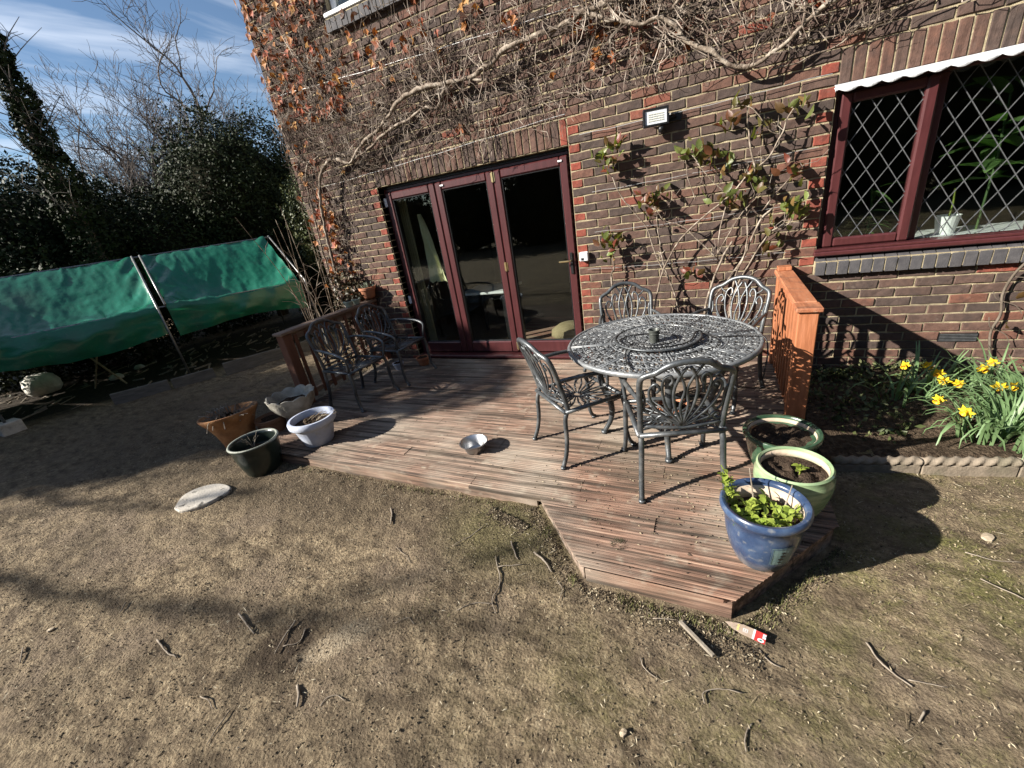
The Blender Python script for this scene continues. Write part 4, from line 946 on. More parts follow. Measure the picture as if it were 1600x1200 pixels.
STEMS = [(MAIN, .025, -.13), (M2, .019, -.13), ([(-0.66, 2.89), (-0.9, 2.96), (-1.12, 2.98), (-1.37, 2.99)], .015, -.11), ([(-1.06, 3.02), (-1.23, 2.8), (-1.37, 2.83), (-1.63, 2.77), (-1.85, 2.74), (-2.22, 2.63), (-2.52, 2.55)], .016, -.135),
         ([(0.68, 2.94), (0.61, 3.06), (0.49, 3.16), (.3, 3.5)], .014, -.07), ([(0.87, 2.93), (0.96, 3.02), (1.3, 3.3)], .013, -.08), ([(1.6, 2.42), (1.95, 2.48), (2.11, 2.56), (2.27, 2.6), (2.6, 2.66)], .006, -.05), ([(1.76, 2.58), (1.95, 2.55), (2.12, 2.56)], .006, -.04),
         ([(-1.85, 2.85), (-2.0, 2.8), (-2.33, 2.9), (-2.54, 3.08), (-2.74, 3.31), (-2.84, 3.51), (-2.94, 3.71)], .009, -.05), ([(-2.52, 2.55), (-2.72, 2.67), (-2.96, 2.72), (-3.26, 2.67), (-3.42, 2.8), (-3.5, 3.09)], .012, -.05),
         ([(-3.26, 2.67), (-3.36, 2.5), (-3.42, 2.1), (-3.47, 1.6), (-3.48, 1.1), (-3.48, .4), (-3.48, -.02)], .014, -.04), ([(-1.3, 2.75), (-1.0, 2.62), (-.6, 2.6), (-.1, 2.66), (.2, 2.62)], .006, -.04)]
cr = thing('climbing_creeper', 'leafless tangled creeper with orange leaves spreading over the upper house wall', 'creeper', (0, 0, 0))
for pts, r_, y in STEMS:
    P = smooth_path(S3(pts, y), 7); n = len(P)
    P = [p+V((.012*noise.noise(p*14), .012*noise.noise(p*11+V((4, 0, 0))), .022*noise.noise(p*9))) for p in P]
    MB().tube(P, [r_*(.8+.4*noise.noise(p*9)+.25*noise.noise(p*31)) for p in P], 7).obj('stem', stem_m, cr, smooth=True)
tw = MB()
def twig(x, z, ang, L_, r_, y0, y1, kinks=7, tree=0):
    p = V((x, y0, z)); pts = [p]; a = ang
    for i in range(kinks):
        a += random.gauss(0, .38); st_ = L_/kinks
        p = p+V((math.cos(a)*st_, 0, math.sin(a)*st_)); p.y = y0+(y1-y0)*(i+1)/kinks+random.uniform(-.008, .008)
        if p.z < 2.28 and DX0-.1 < p.x < DX1+.1: break
        if p.x < XL-.05 or (p.z < 2.5 and p.x > .1) or (UX0-.03 < p.x < UX1 and p.z > 3.86): break
        pts.append(p)
        if tree and random.random() < .28: twig(p.x, p.z, a+random.choice((-1, 1))*random.uniform(.5, 1.2), L_*random.uniform(.25, .55), r_*.7, p.y, p.y-random.uniform(-.01, .03), 4, tree-1)
    if len(pts) > 1: tw.tube(pts, [r_*(1-.55*i/len(pts)) for i in range(len(pts))], 3, cap=False)
allp = []
for pts, r_, y in STEMS[:10]:
    P = smooth_path([(x, y, z) for x, z in pts], 4); allp += [p for p in P if p.z > 2.35]
for k in range(400):
    p = random.choice(allp); twig(p.x, p.z, random.choice((-1.57, 1.57, 1.57, .5, 2.6))+random.gauss(0, .5), random.uniform(.25, .75), random.uniform(.0028, .006), p.y-.02, random.uniform(-.15, -.03), 7, 2)
for k in range(360):
    x = random.uniform(-3.5, 1.9); zlo = 2.55 if x > -2.5 else 2.35
    if x > 1.0: zlo = 2.7
    z = random.uniform(zlo, 3.9); twig(x, z, random.choice((1.57, -1.57))+random.gauss(0, .6), random.uniform(.25, .7), random.uniform(.0024, .005), -.04, random.uniform(-.14, -.03), 7, 1)
for k in range(230):
    x = random.uniform(-3.55, -2.3); twig(x, random.uniform(2.6, 4.7), random.choice((1.57, -1.57))+random.gauss(0, .4), random.uniform(.3, .8), random.uniform(.0018, .0035), -.02, -.05, 7, 1)
for k in range(50):
    x = random.uniform(-2.5, -.1); twig(x, random.uniform(2.55, 2.85), -1.57+random.gauss(0, .7), random.uniform(.2, .4), .002, -.02, -.04, 5, 1)
for k in range(60):
    twig(random.uniform(-3.5, -3.0), random.uniform(.3, 2.4), 1.57+random.gauss(0, .3), random.uniform(.4, .9), random.uniform(.002, .005), -.03, random.uniform(-.12, -.03), 7, 1)
tw.obj('twigs', vine_m, cr, kind='stuff')
def lobed_leaf(tone, s_=.045):
    b = MB(); j = lambda: random.uniform(.8, 1.2); c_ = random.uniform(-.3, .5)
    vs = [(0, 0, 0), (-.55*j(), .25, .12), (-1.0*j(), .75*j(), .1+c_*.5), (-.42, .8, .05), (0, 1.75*j(), -.3+c_), (.42, .8, .08), (1.0*j(), .7*j(), c_*.5), (.55*j(), .25, .15), (0, .7, -.12)]
    b.add([(x*s_, y*s_, z*s_) for x, y, z in vs], [(0, 1, 8), (1, 2, 3, 8), (3, 4, 8), (4, 5, 8), (5, 6, 7, 8), (7, 0, 8)], tone); return b
LV = []
for k in range(16):
    bm_ = lobed_leaf((k % 8)/7.0*.98+.01); LV.append((bm_, bm_.mesh('leaf')))
    LV[-1][1].materials.append(cleaf_m)
spots = []
for k in range(2600):
    x = random.uniform(-3.57, .9); z = random.uniform(2.3, 4.75)
    dens = .95 if (x < -2.45 and z > 3.05) else (.30 if (x < -.3 and z > 3.2) else (.16 if z > 3.0 and x < .5 else .02))
    if x < -3.1 and z < 2.9: dens = .2
    if UX0-.05 < x < UX1 and z > 3.84: dens = 0
    if random.random() < dens*.68: spots.append((x, -random.uniform(.02, .09), z))
for k in range(110): spots.append((random.gauss(-3.25, .12), -random.uniform(.04, .14), random.uniform(.7, 2.3)))
for k in range(26): spots.append((random.uniform(.2, 2.0), -random.uniform(.03, .09), random.uniform(2.75, 3.1)))
spots.sort(key=lambda p: (V(p)-CAMLOC).length)
lm = MB(); cnt = 0
for i, p in enumerate(spots):
    k = random.randrange(16); q_ = to_px(p); vis = q_ and -10 < q_[0] < 1610 and -10 < q_[1] < 1210
    ro = Matrix.Rotation(random.gauss(0, 1.1)+math.pi, 4, 'Y') @ Matrix.Rotation(random.uniform(.8, 1.9), 4, 'X') @ Matrix.Rotation(random.uniform(-.4, .4), 4, 'Z'); s_ = random.uniform(.7, 1.35)
    if vis and cnt < 300:
        o = link('leaf', LV[k][1], cr); o.matrix_local = Matrix.Translation(p) @ ro @ Matrix.Scale(s_, 4); cnt += 1
    else:
        mt = Matrix.Translation(p) @ ro @ Matrix.Scale(s_, 4); lm.add([mt @ V(v) for v in LV[k][0].v], LV[k][0].f, LV[k][0].a[0])
lm.obj('leaf_mass', cleaf_m, cr, kind='stuff')

rose = thing('climbing_rose', 'thorny climbing rose with few reddish green leaves on the wall between door and window', 'climber', (0, 0, 0))
RS = [([(1.19, .02), (1.2, .4), (1.21, 0.72), (1.32, 1.1), (1.4, 1.25)], .013), ([(1.24, .02), (1.22, .4), (1.25, 0.72), (1.38, 0.91), (1.5, 1.12), (1.59, 1.38), (1.68, 1.48)], .012), ([(1.3, .02), (1.4, .6), (1.45, 0.85), (1.48, 0.93), (1.57, 1.12), (1.67, 1.29), (1.77, 1.35)], .009),
      ([(.72, .3), (0.79, 0.9), (0.99, 1.32), (1.36, 1.62), (1.49, 1.76), (1.61, 1.85), (1.69, 2.0), (1.72, 2.1), (1.79, 2.2)], .0085), ([(1.02, .02), (.98, .5), (0.93, 0.84), (0.78, 1.16), (0.69, 1.44), (0.58, 1.6), (0.46, 1.78), (0.41, 1.92)], .007),
      ([(1.3, 1.1), (1.08, 1.35), (0.97, 1.44), (0.84, 1.49)], .006), ([(1.4, .6), (1.44, 0.96), (1.51, 1.2), (1.49, 1.58)], .008), ([(1.29, 1.12), (1.3, 1.35), (1.34, 1.54), (1.43, 1.7), (1.49, 1.82)], .006), ([(1.49, 1.76), (1.53, 1.78), (1.48, 1.99), (1.47, 2.06), (1.45, 2.26)], .0075),
      ([(.4, .1), (0.35, 0.98), (0.38, 1.1), (0.36, 1.29)], .010), ([(1.66, 1.26), (1.79, 1.34), (1.82, 1.41)], .005), ([(1.6, 1.47), (1.7, 1.6), (1.78, 1.7), (1.87, 1.77)], .005), ([(1.28, 1.14), (1.44, 1.44), (1.59, 1.61)], .005), ([(.84, 1.49), (.77, 1.62)], .004), ([(.93, .84), (.84, 1.1), (.80, 1.35), (.78, 1.6)], .006), ([(1.1, 1.62), (1.04, 1.8), (1.02, 1.95)], .004),
      ([(1.36, 1.62), (1.2, 1.78), (1.07, 1.97)], .005), ([(1.69, 2.0), (1.6, 2.05), (1.5, 2.2), (1.37, 2.26)], .004)]
for pts, r_ in RS:
    yb = random.uniform(-.13, -.07); n0 = len(pts); P = smooth_path([(x, yb-.02*math.sin(i*1.3), z) for i, (x, z) in enumerate(pts)], 5); P = [p+V((.008*noise.noise(p*11), 0, .008*noise.noise(p*13+V((5, 0, 0))))) for p in P]
    MB().tube(P, [r_*(1.1-.45*i/len(P)) for i in range(len(P))], 6).obj('cane', stem_m, rose, smooth=True)
RL = []
for k in range(10):
    me_ = leaf_mesh('leaf', .085, .03, rleaf_m, tone=k/9.0, fold=random.uniform(.1, .6), curl=random.uniform(.1, .6), n=3); RL.append(me_)
CL = [(0.33, 2.06, 8, 5), (0.42, 2.1, 8, 3), (.42, 2.0, 7, 1), (0.77, 1.69, 9, 3), (0.7, 1.65, 8, 2), (.74, 1.6, 7, 1), (1.04, 1.99, 7, 5), (1.12, 1.95, 10, 3), (1.2, 1.92, 6, 1), (1.33, 1.84, 8, 3), (1.82, 1.46, 10, 6), (1.84, 1.41, 9, 6), (0.32, 1.39, 8, 2), (0.34, 1.24, 8, 4), (.4, 1.33, 7, 1), (1.29, 1.61, 6, 4), (1.41, 1.54, 8, 2), (1.56, 1.64, 8, 2), (1.69, 1.16, 7, 3), (1.77, 1.72, 8, 1), (1.77, 2.14, 8, 3), (1.56, 2.04, 4, 1), (1.34, 2.13, 6, 1), (0.45, 2.13, 4, 0), (1.11, 0.99, 6, 1), (1.37, 2.25, 5, 1), (1.63, 1.3, 5, 1), (1.48, 1.75, 6, 1)]
for x, z, n, tn in CL:
    for k in range(int(n*1.5)):
        me_ = RL[max(0, min(9, tn+random.randint(-2, 2)))] if random.random() < .8 else RL[random.randrange(10)]
        o = link('leaf', me_, rose, loc=(x+random.gauss(0, .042), -.11+random.uniform(-.07, .04), z+random.gauss(0, .036))); o.rotation_euler = (random.uniform(.6, 2.4), random.uniform(-1, 1), random.uniform(0, 6.28)); s_ = random.uniform(.55, 1.15); o.scale = (s_, s_, s_)
rt = MB()
for pts, r_ in RS:
    for k in range(5):
        i = random.randrange(len(pts)-1); t_ = random.random(); x = pts[i][0]*(1-t_)+pts[i+1][0]*t_; z = pts[i][1]*(1-t_)+pts[i+1][1]*t_
        if z < .6: continue
        a = random.choice((.6, 2.5))+random.gauss(0, .5); l = random.uniform(.06, .2); rt.tube([(x, -.1, z), (x+l*.5*math.cos(a), -.09, z+l*.5*math.sin(a)), (x+l*math.cos(a+.4), -.1, z+l*math.sin(a+.4))], [.003, .0025, .0015], 4, cap=False)
rt.obj('side_shoots', vine_m, rose, kind='stuff')
wv = thing('wall_vine', 'single thin brown vine stem rising up the wall from the daffodils to the sill', 'climber', (0, 0, 0))
MB().tube(smooth_path([(3.24, -.05, .0), (3.24, -.04, 0.16), (3.20, -.04, 0.37), (3.22, -.045, 0.52), (3.2, -.04, 0.67), (3.22, -.05, 0.81), (3.26, -.1, 0.96), (3.3, -.11, 1.2)], 5), .0085, 6).obj('stem', bark_m, wv, smooth=True)
b = MB()
for x, z, dx_, dz_ in ((3.21, .62, .12, -.1), (3.2, .62, -.06, .08), (3.22, .4, .1, -.12), (3.2, .4, -.04, .1), (3.22, .8, .18, -.06)): b.tube(smooth_path([(x, -.045, z), (x+dx_*.6, -.05, z+dz_*.35), (x+dx_, -.05, z+dz_)], 4), .003, 4)
b.obj('tendril', bark_m, wv)
for x, z in ((3.27, .64), (3.26, .42), (3.42, .5), (3.45, .68)): o = link('leaf', RL[2], wv, loc=(x, -.06, z)); o.rotation_euler = (1.4, random.uniform(-1, 1), random.uniform(0, 6))

# ------------------------------------------------------------------ foliage masses
def leaf_cloud(name, blobs, size, mat, parent, seed=1, kind='stuff'):
    """blobs: (cx,cy,cz, rx,ry,rz, n); leaves near lumpy shells, one mesh"""
    rg = np.random.default_rng(seed); VV = []
    for cx, cy, cz, rx, ry, rz, n in blobs:
        d = rg.normal(size=(n, 3)); d /= np.linalg.norm(d, axis=1)[:, None]
        lump = 1+.22*(vnoise(d[:, 0]*3+7*cx, d[:, 1]*3+d[:, 2]*2.3+3*cz, seed)-.5)*2+.12*(vnoise(d[:, 0]*8+cx, d[:, 2]*8+d[:, 1]*5, seed+1)-.5)*2
        rad = lump*(1-.3*rg.random(n)**1.6+.05*rg.normal(size=n)); c = np.array([cx, cy, cz])+d*rad[:, None]*np.array([rx, ry, rz])
        keep = c[:, 2] > .02; c = c[keep]; d = d[keep]; n = len(c)
        nrm = d+.8*rg.normal(size=(n, 3)); nrm /= np.linalg.norm(nrm, axis=1)[:, None]
        t = np.cross(nrm, rg.normal(size=(n, 3))); t /= np.linalg.norm(t, axis=1)[:, None]; u_ = np.cross(nrm, t)
        s_ = size*(.6+.8*rg.random(n))[:, None]
        VV.append(np.stack([c-t*s_, c+u_*s_*.5+nrm*s_*.15, c+t*s_, c-u_*s_*.5+nrm*s_*.15], 1))
    v = np.concatenate(VV).reshape(-1, 3); n = len(v)//4
    me_ = bpy.data.meshes.new(name); me_.vertices.add(len(v)); me_.vertices.foreach_set('co', v.astype(np.float32).ravel()); me_.loops.add(n*4); me_.polygons.add(n)
    me_.loops.foreach_set('vertex_index', np.arange(n*4)); me_.polygons.foreach_set('loop_start', np.arange(n)*4); me_.polygons.foreach_set('loop_total', np.full(n, 4)); me_.update(calc_edges=True)
    me_.materials.append(mat); return link(name, me_, parent, kind)
core_m = M('light_block_core', [(.008, .009, .005), (.018, .016, .01)], scale=5, rough=1, bump=0, spec=.05)
def core(blobs, parent, k=.72):  # solid dark core added inside each crown to stop light seeping through
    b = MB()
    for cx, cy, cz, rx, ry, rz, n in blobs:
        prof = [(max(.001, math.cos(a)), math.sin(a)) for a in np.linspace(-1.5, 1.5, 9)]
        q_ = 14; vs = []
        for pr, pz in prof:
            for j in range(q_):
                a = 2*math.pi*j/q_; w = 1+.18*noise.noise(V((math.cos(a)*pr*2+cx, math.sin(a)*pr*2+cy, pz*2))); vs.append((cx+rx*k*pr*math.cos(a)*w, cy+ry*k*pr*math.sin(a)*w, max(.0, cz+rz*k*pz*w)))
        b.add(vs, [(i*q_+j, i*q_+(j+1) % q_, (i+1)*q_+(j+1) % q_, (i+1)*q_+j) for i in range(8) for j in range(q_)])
    return b.obj('light_block_core', core_m, parent, smooth=True)
def bush(name, label, cat, blobs, size, mat, seed, group=None, kcore=.72, trunk=True):
    t = thing(name, label, cat, (blobs[0][0], blobs[0][1], 0), group=group)
    bl = [(q_[0]-blobs[0][0], q_[1]-blobs[0][1], *q_[2:]) for q_ in blobs]
    leaf_cloud('crown', bl, size, mat, t, seed)
    if kcore: core(bl, t, kcore)
    if trunk: MB().tube([(0, 0, -.1), (.05, .03, bl[0][2]*.5), (0, 0, bl[0][2])], [.16, .12, .08], 8).obj('trunk', bark_m, t, smooth=True)
    return t
bush('evergreen_tree', 'big rounded dark evergreen behind the middle of the green tarpaulin', 'tree', [(-9.7, 3.5, 2.85, 1.7, 1.7, 2.1, 46000), (-10.6, 2.0, 1.9, 1.5, 1.4, 1.5, 22000), (-8.9, 4.8, 2.3, 1.3, 1.5, 1.85, 26000)], .034, hedge_m, 3)
bush('evergreen_tree', 'dark ragged evergreen beyond the left end of the tarpaulin', 'tree', [(-12.4, .4, 2.35, 2.2, 2.0, 1.8, 44000), (-12.9, 2.4, 2.3, 1.6, 1.7, 1.5, 20000), (-12.3, -1.4, 1.9, 1.5, 1.6, 1.8, 18000)], .04, hedge_m, 4)
bush('evergreen_shrub', 'low dark shrub filling the gap under the evergreens behind the tarpaulin', 'shrub', [(-10.4, -.2, 1.1, 1.3, 2.0, 1.25, 20000), (-10.2, 2.4, 1.0, 1.0, 1.6, 1.2, 14000), (-8.4, 4.2, 1.0, 1.0, 1.2, 1.3, 12000)], .04, hedge_m, 5, trunk=False)
bush('ivy_shrub', 'ivy covered shrub with glinting small leaves between the tarpaulin and house corner', 'shrub', [(-6.5, 3.0, 2.1, .75, .75, 1.15, 15000), (-5.2, 2.9, 1.3, .75, .8, 1.3, 12000), (-4.6, 2.3, 1.1, .6, .6, 1.1, 7000), (-5.7, 3.6, 2.0, .8, .8, 1.2, 8000), (-4.3, 2.9, 1.7, .55, .6, 1.3, 6000)], .028, hedge2_m, 6, trunk=False)
bush('wall_shrub', 'small dark leafed shrub at the foot of the wall behind the left railing', 'shrub', [(-3.22, -.14, 1.0, .24, .11, .42, 900), (-3.02, -.13, .98, .17, .1, .3, 600), (-3.3, -.13, .45, .25, .11, .45, 500)], .026, M('mixed_leaf', [(.03, .035, .014), (.075, .06, .03), (.13, .05, .03)], scale=14, rough=.5, bump=0), 8, kcore=0, trunk=False)
# leafless trees
def bare_tree(label, x, y, h, lean, seed, spread=.5, tr=.22, depth=6, mat=bark_m, start=.35, zbase=0, group='leafless trees', rmin=.006):
    rs = random.Random(seed); t = thing('bare_tree', label, 'tree', (x, y, zbase), group=group)
    tk = MB(); br = MB()
    def grow(p, d, L_, r_, lev):
        n = 4; pts = [p]; rad = [r_]
        for i in range(n):
            d = (d+V((rs.gauss(0, .2), rs.gauss(0, .2), rs.gauss(.05, .1)))).normalized(); p = p+d*(L_/n); pts.append(p); rad.append(r_*(1-.38*(i+1)/n))
        (tk if lev == 0 else br).tube(pts, rad, 7 if lev < 2 else (5 if lev < 3 else 3), cap=False)
        if lev >= depth: return
        nb = (rs.randint(3, 4) if lev < 3 else rs.randint(2, 4)) if lev > 0 else rs.randint(6, 7)
        for k in range(nb):
            f = (rs.uniform(start, 1) if lev == 0 else rs.uniform(.35, 1)) if k else 1
            q_ = pts[min(n, max(1, int(f*n)))]; ax = V((rs.gauss(0, 1), rs.gauss(0, 1), rs.gauss(0, .6))); ax = (ax-d*ax.dot(d)).normalized(); dd = (d+ax*spread*(rs.uniform(.8, 1.7) if k else rs.uniform(.2, .6))+V((0, 0, .10))).normalized()
            grow(q_, dd, L_*rs.uniform(.6, .82), max(rmin, r_*(.62 if k == 0 else rs.uniform(.38, .55))), lev+1)
    grow(V((0, 0, -.1)), V((*lean, 1)).normalized(), h*.36, tr, 0)
    tk.obj('trunk', mat, t, smooth=True); br.obj('branches', mat, t, smooth=True); return t
bare_tree('tall leafless tree with spreading branches, left of the two against the sky', -14.7, 4.1, 8.0, (-.02, .02), 21, .8, .19, 7, rmin=.006, mat=tree_m)
bare_tree('leafless tree leaning right, between the tall bare tree and the house', -14.0, 5.5, 6.8, (.08, .10), 5, .8, .15, 6, rmin=.006, mat=tree_m)
bare_tree('rounded leafless tree furthest back, behind the big rounded evergreen', -15.8, 5.6, 7.2, (.0, .05), 63, .8, .15, 6, rmin=.006, mat=tree_m)
bare_tree('thin leafless tree at the far left behind the ivy-clad trunk', -13.6, 1.6, 6.2, (-.05, .05), 9, .55, .10, 5, rmin=.005, mat=tree_m)
it = thing('ivy_clad_tree', 'slim ivy-clad trunk with a few bare twigs rising at the far left of the sky', 'tree', (-9.9, .2, 0))
b = MB(); P = smooth_path([(0, 0, -.1), (.05, .03, 2.2), (-.03, .02, 4.4), (.03, .05, 6.0), (.0, .0, 7.0)], 6); b.tube(P, [.13-.0048*i for i in range(len(P))], 7); b.obj('trunk', bark_m, it, smooth=True)
b = MB(); rs_ = random.Random(5)
for k in range(46):
    z = rs_.uniform(2.6, 6.6); d = V((rs_.uniform(-1, 1), rs_.uniform(-1, 1), rs_.uniform(.4, 1.2))).normalized()*rs_.uniform(.5, 1.3); p = V((0, 0, z)); P = smooth_path([p, p+d*.5+V((rs_.uniform(-.1, .1), rs_.uniform(-.1, .1), .04)), p+d], 3); b.tube(P, [.012-.0014*i for i in range(len(P))], 4, cap=False)
    for j in range(3): q_ = P[2+j]; e = V((rs_.uniform(-1, 1), rs_.uniform(-1, 1), rs_.uniform(0, 1))).normalized()*.35; b.tube([q_, q_+e*.5+V((0, 0, .03)), q_+e], [.006, .005, .003], 3, cap=False)
b.obj('branches', tree_m, it, smooth=True)
leaf_cloud('ivy', [(random.uniform(-.08, .08), random.uniform(-.08, .08), 1.2+.62*k, .42-.03*k, .42-.03*k, .5, 1300) for k in range(0, 9)], .04, hedge_m, it, 12)
# bramble canes by the tarp and house corner
for k, (x, y, n_, lb) in enumerate([(-4.2, .35, 9, 'bundle of bare upright canes at the house corner'), (-5.15, .75, 7, 'arching bare twigs in front of the ivy shrub')]):
    b = MB()
    for i in range(n_):
        a = random.uniform(0, 6.28); s_ = random.uniform(.05, .25); h_ = random.uniform(1.2, 2.4); P = smooth_path([(s_*math.cos(a)*.3, s_*math.sin(a)*.3, 0), (s_*math.cos(a), s_*math.sin(a), h_*.5), (s_*math.cos(a)*(1.5+2*k), s_*math.sin(a)*(1.5+2*k), h_)], 4)
        b.tube(P, [.008-.0006*j for j in range(len(P))], 5, cap=False)
        for j in range(4):
            p = P[3+j]; d = V((random.uniform(-1, 1), random.uniform(-1, 1), random.uniform(.1, .8)))*.25; b.tube([p, p+d*.5+V((0, 0, .03)), p+d], [.0035, .003, .002], 4, cap=False)
    tag(b.obj('bare_canes', vine_m, loc=(x, y, 0), smooth=True), lb, 'shrub')
# trees to the left and behind the viewer: they throw the shade on the left and show in the glass, others are added to cut sky light
bush('evergreen_tree', 'loose evergreen outside the view on the left, dappling the earth', 'tree', [(-13.5, -8.6, 5.7, 1.7, 1.2, .95, 10000), (-15.3, -9.8, 4.8, 2.0, 1.5, 1.4, 13000), (-11.6, -8.2, 5.7, .8, .7, .45, 1500), (-10.45, -7.75, 5.95, .85, .6, .4, 1300), (-11.3, -7.3, 6.3, .7, .6, .4, 900)], .075, hedge_m, 15, kcore=0)
lt_ = bare_tree('large leafless tree outside the view on the left, its branch shadows crossing the earth', -13.6, -9.0, 7.5, (-.05, .0), 44, .5, .16, 6, start=.6, rmin=.008, mat=tree_m)
b = MB(); rs_ = random.Random(3); o_ = V((-13.6, -9.0, 0))
LIMBS = [([(-13.6, -9.0, 3.6), (-12.2, -9.6, 4.7), (-11.15, -10.2, 5.3), (-10.22, -10.67, 6.0), (-9.92, -11.06, 6.6)], .062), ([(-10.3, -10.6, 5.9), (-10.15, -10.78, 6.2), (-10.1, -10.8, 6.8)], .02),
         ([(-13.6, -9.0, 4.0), (-12.31, -9.11, 4.8), (-11.59, -9.45, 5.2), (-11.29, -9.70, 5.6), (-11.0, -9.7, 6.0)], .045), ([(-12.3, -9.1, 4.8), (-11.7, -8.9, 5.3), (-11.2, -9.0, 5.7)], .03), ([(-13.6, -9.0, 3.2), (-12.8, -8.6, 4.0), (-12.0, -8.5, 4.7), (-11.3, -8.3, 5.2)], .045)]
for pts, r_ in LIMBS:
    P = smooth_path(pts, 6); P = [w+V((rs_.gauss(0, .025), rs_.gauss(0, .025), rs_.gauss(0, .025)))-o_ for w in P]; b.tube(P, [r_*(1-.7*i/len(P)) for i in range(len(P))], 7, cap=False)
    for k in range(12):
        w = P[rs_.randrange(4, len(P))]; d = V((rs_.uniform(-.2, 1), rs_.uniform(-.8, .6), rs_.uniform(-.2, .8))).normalized()*rs_.uniform(.3, 1.1); b.tube([w, w+d*.5+V((0, 0, .06)), w+d], [.013, .009, .005], 4, cap=False)
b.obj('limbs', tree_m, lt_, smooth=True)
hb = [(-16.5-.9*k, -4.2-2.2*k, 1.7, 1.7, 2.0, 2.2, 3000) for k in range(5)]  # hedge added out of view so less sky light reaches the left
bush('unseen_hedge', 'unseen dark hedge added along the left to hold back sky light', 'hedge', hb, .12, hedge_m, 20, kcore=.85, trunk=False)
hb = [(x, -15.5+random.uniform(-1, 1), random.uniform(1.2, 2.0), 2.6, 1.8, random.uniform(2.0, 3.2), 2600) for x in range(-18, 22, 4)]
bush('unseen_hedge', 'long dark hedge behind the viewer, mirrored in the door glass', 'hedge', hb, .12, hedge_m, 16, kcore=.8, trunk=False)
hb = [(14.5+random.uniform(-1, 1), y, random.uniform(4.0, 5.0), 2.6, 3.0, random.uniform(4.5, 6.0), 4500) for y in range(-16, 2, 4)]  # trees added out of view to hide low sky and deepen shadows
bush('sky_block_trees', 'unseen tall dark trees added on the right to hold back sky light', 'trees', hb, .17, hedge_m, 17, kcore=.85, trunk=False)
hb = [(x, -17.5+random.uniform(-1, 1), random.uniform(4.0, 5.0), 3.0, 2.4, random.uniform(4.5, 5.5), 4500) for x in range(2, 15, 4)]  # more trees added to cut sky light; they also darken the glass reflection
bush('sky_block_trees', 'unseen tall dark trees added behind right to cut sky light, mirrored in the window glass', 'trees', hb, .17, hedge_m, 18, kcore=.85, trunk=False)

# ------------------------------------------------------------------ tarpaulin shelter
sh = thing('tarpaulin_shelter', 'pole-framed shelter covered with sagging green tarpaulin beyond the deck', 'shelter', (0, 0, 0))
FM, FR, FL_ = V((-6.634, -.662, 0)), V((-5.764, 1.338, 0)), V((-7.504, -2.662, 0)); BK = V((-1.37, .61, 0))
EH = {0: 1.24, 1: 1.22, 2: 1.14}; RH = 2.0
FF = V((-8.374, -4.662, 0)); FE = V((-9.244, -6.662, 0))
def tarp(f0, f1, e0, e1, seed, rips):
    ns, nt_ = 90, 60; b = MB(); vs = []
    for j in range(nt_+1):
        for i in range(ns+1):
            s_ = i/ns; t_ = j/nt_
            base = f0.lerp(f1, .03+.94*s_); eh = e0+(e1-e0)*s_
            edge = math.sin(math.pi*s_)
            if t_ <= .62:                        # roof, ridge -> eave
                k = t_/.62; p = base+BK*(1-k); z = RH+(eh-RH)*k
                sag = .15*edge**.6*math.sin(math.pi*min(1, k**1.4))+.20*edge**.5*k*k
                z -= sag*(1-.0*k); z += .012*math.sin(s_*30+k*4+seed)*k+.022*noise.noise(V((s_*3.5, k*2.5, seed)))+.007*noise.noise(V((s_*16, k*5, seed+4)))+.010*(1-abs(noise.noise(V((s_*7+k*3, k*5-s_*4, seed+7))))*4)*(abs(noise.noise(V((s_*7+k*3, k*5-s_*4, seed+7)))) < .25)+.02*math.exp(-(min(s_, 1-s_)/.12)**2)*math.sin((k*22+s_*40))+.014*abs(noise.noise(V((s_*22+k*9, k*14-s_*6, seed))))
                if k > .8: z += (k-.8)*.95*edge**.4
                p = V((p.x, p.y, z))
            else:                                # skirt
                k = (t_-.62)/.38; z = eh-.012*edge-.46*k*(1+.12*math.sin(s_*5+seed)*k)+.012*noise.noise(V((s_*9, k*2, seed)))
                bul = .08*math.sin(math.pi*k)*edge+.03*noise.noise(V((s_*7, k*3, seed+9)))+.02*math.sin(s_*26+2*k)*k
                p = base-BK.normalized()*(bul+.02); p = V((p.x, p.y, z))
            vs.append(p)
    b.add(vs, [(j*(ns+1)+i, j*(ns+1)+i+1, (j+1)*(ns+1)+i+1, (j+1)*(ns+1)+i) for j in range(nt_) for i in range(ns)])
    return b.obj('tarpaulin', tarp_m, sh, smooth=True)
tarp(FM, FR, EH[1], EH[2], 2, 0); tarp(FL_, FM, EH[0], EH[1], 5, 0); tarp(FF, FL_, 1.24, EH[0], 8, 0); tarp(FE, FF, 1.24, 1.24, 11, 0)
for (f0, f1, e0, e1) in ((FM, FR, 1.22, 1.14), (FL_, FM, 1.24, 1.22), (FF, FL_, 1.24, 1.24), (FE, FF, 1.24, 1.24)):       # back slope
    b = MB(); n = 16; vs = []
    for j in range(9):
        for i in range(n+1):
            s_ = i/n; k = j/8; p = f0.lerp(f1, .02+.96*s_)+BK*(1+k); z = RH-(RH-e0)*k-.12*math.sin(math.pi*s_)*math.sin(math.pi*k); vs.append((p.x, p.y, z-.01))
    b.add(vs, [(j*(n+1)+i, j*(n+1)+i+1, (j+1)*(n+1)+i+1, (j+1)*(n+1)+i) for j in range(8) for i in range(n)]); b.obj('tarpaulin', tarp_m, sh, smooth=True)
dl = (FR-FM).normalized()
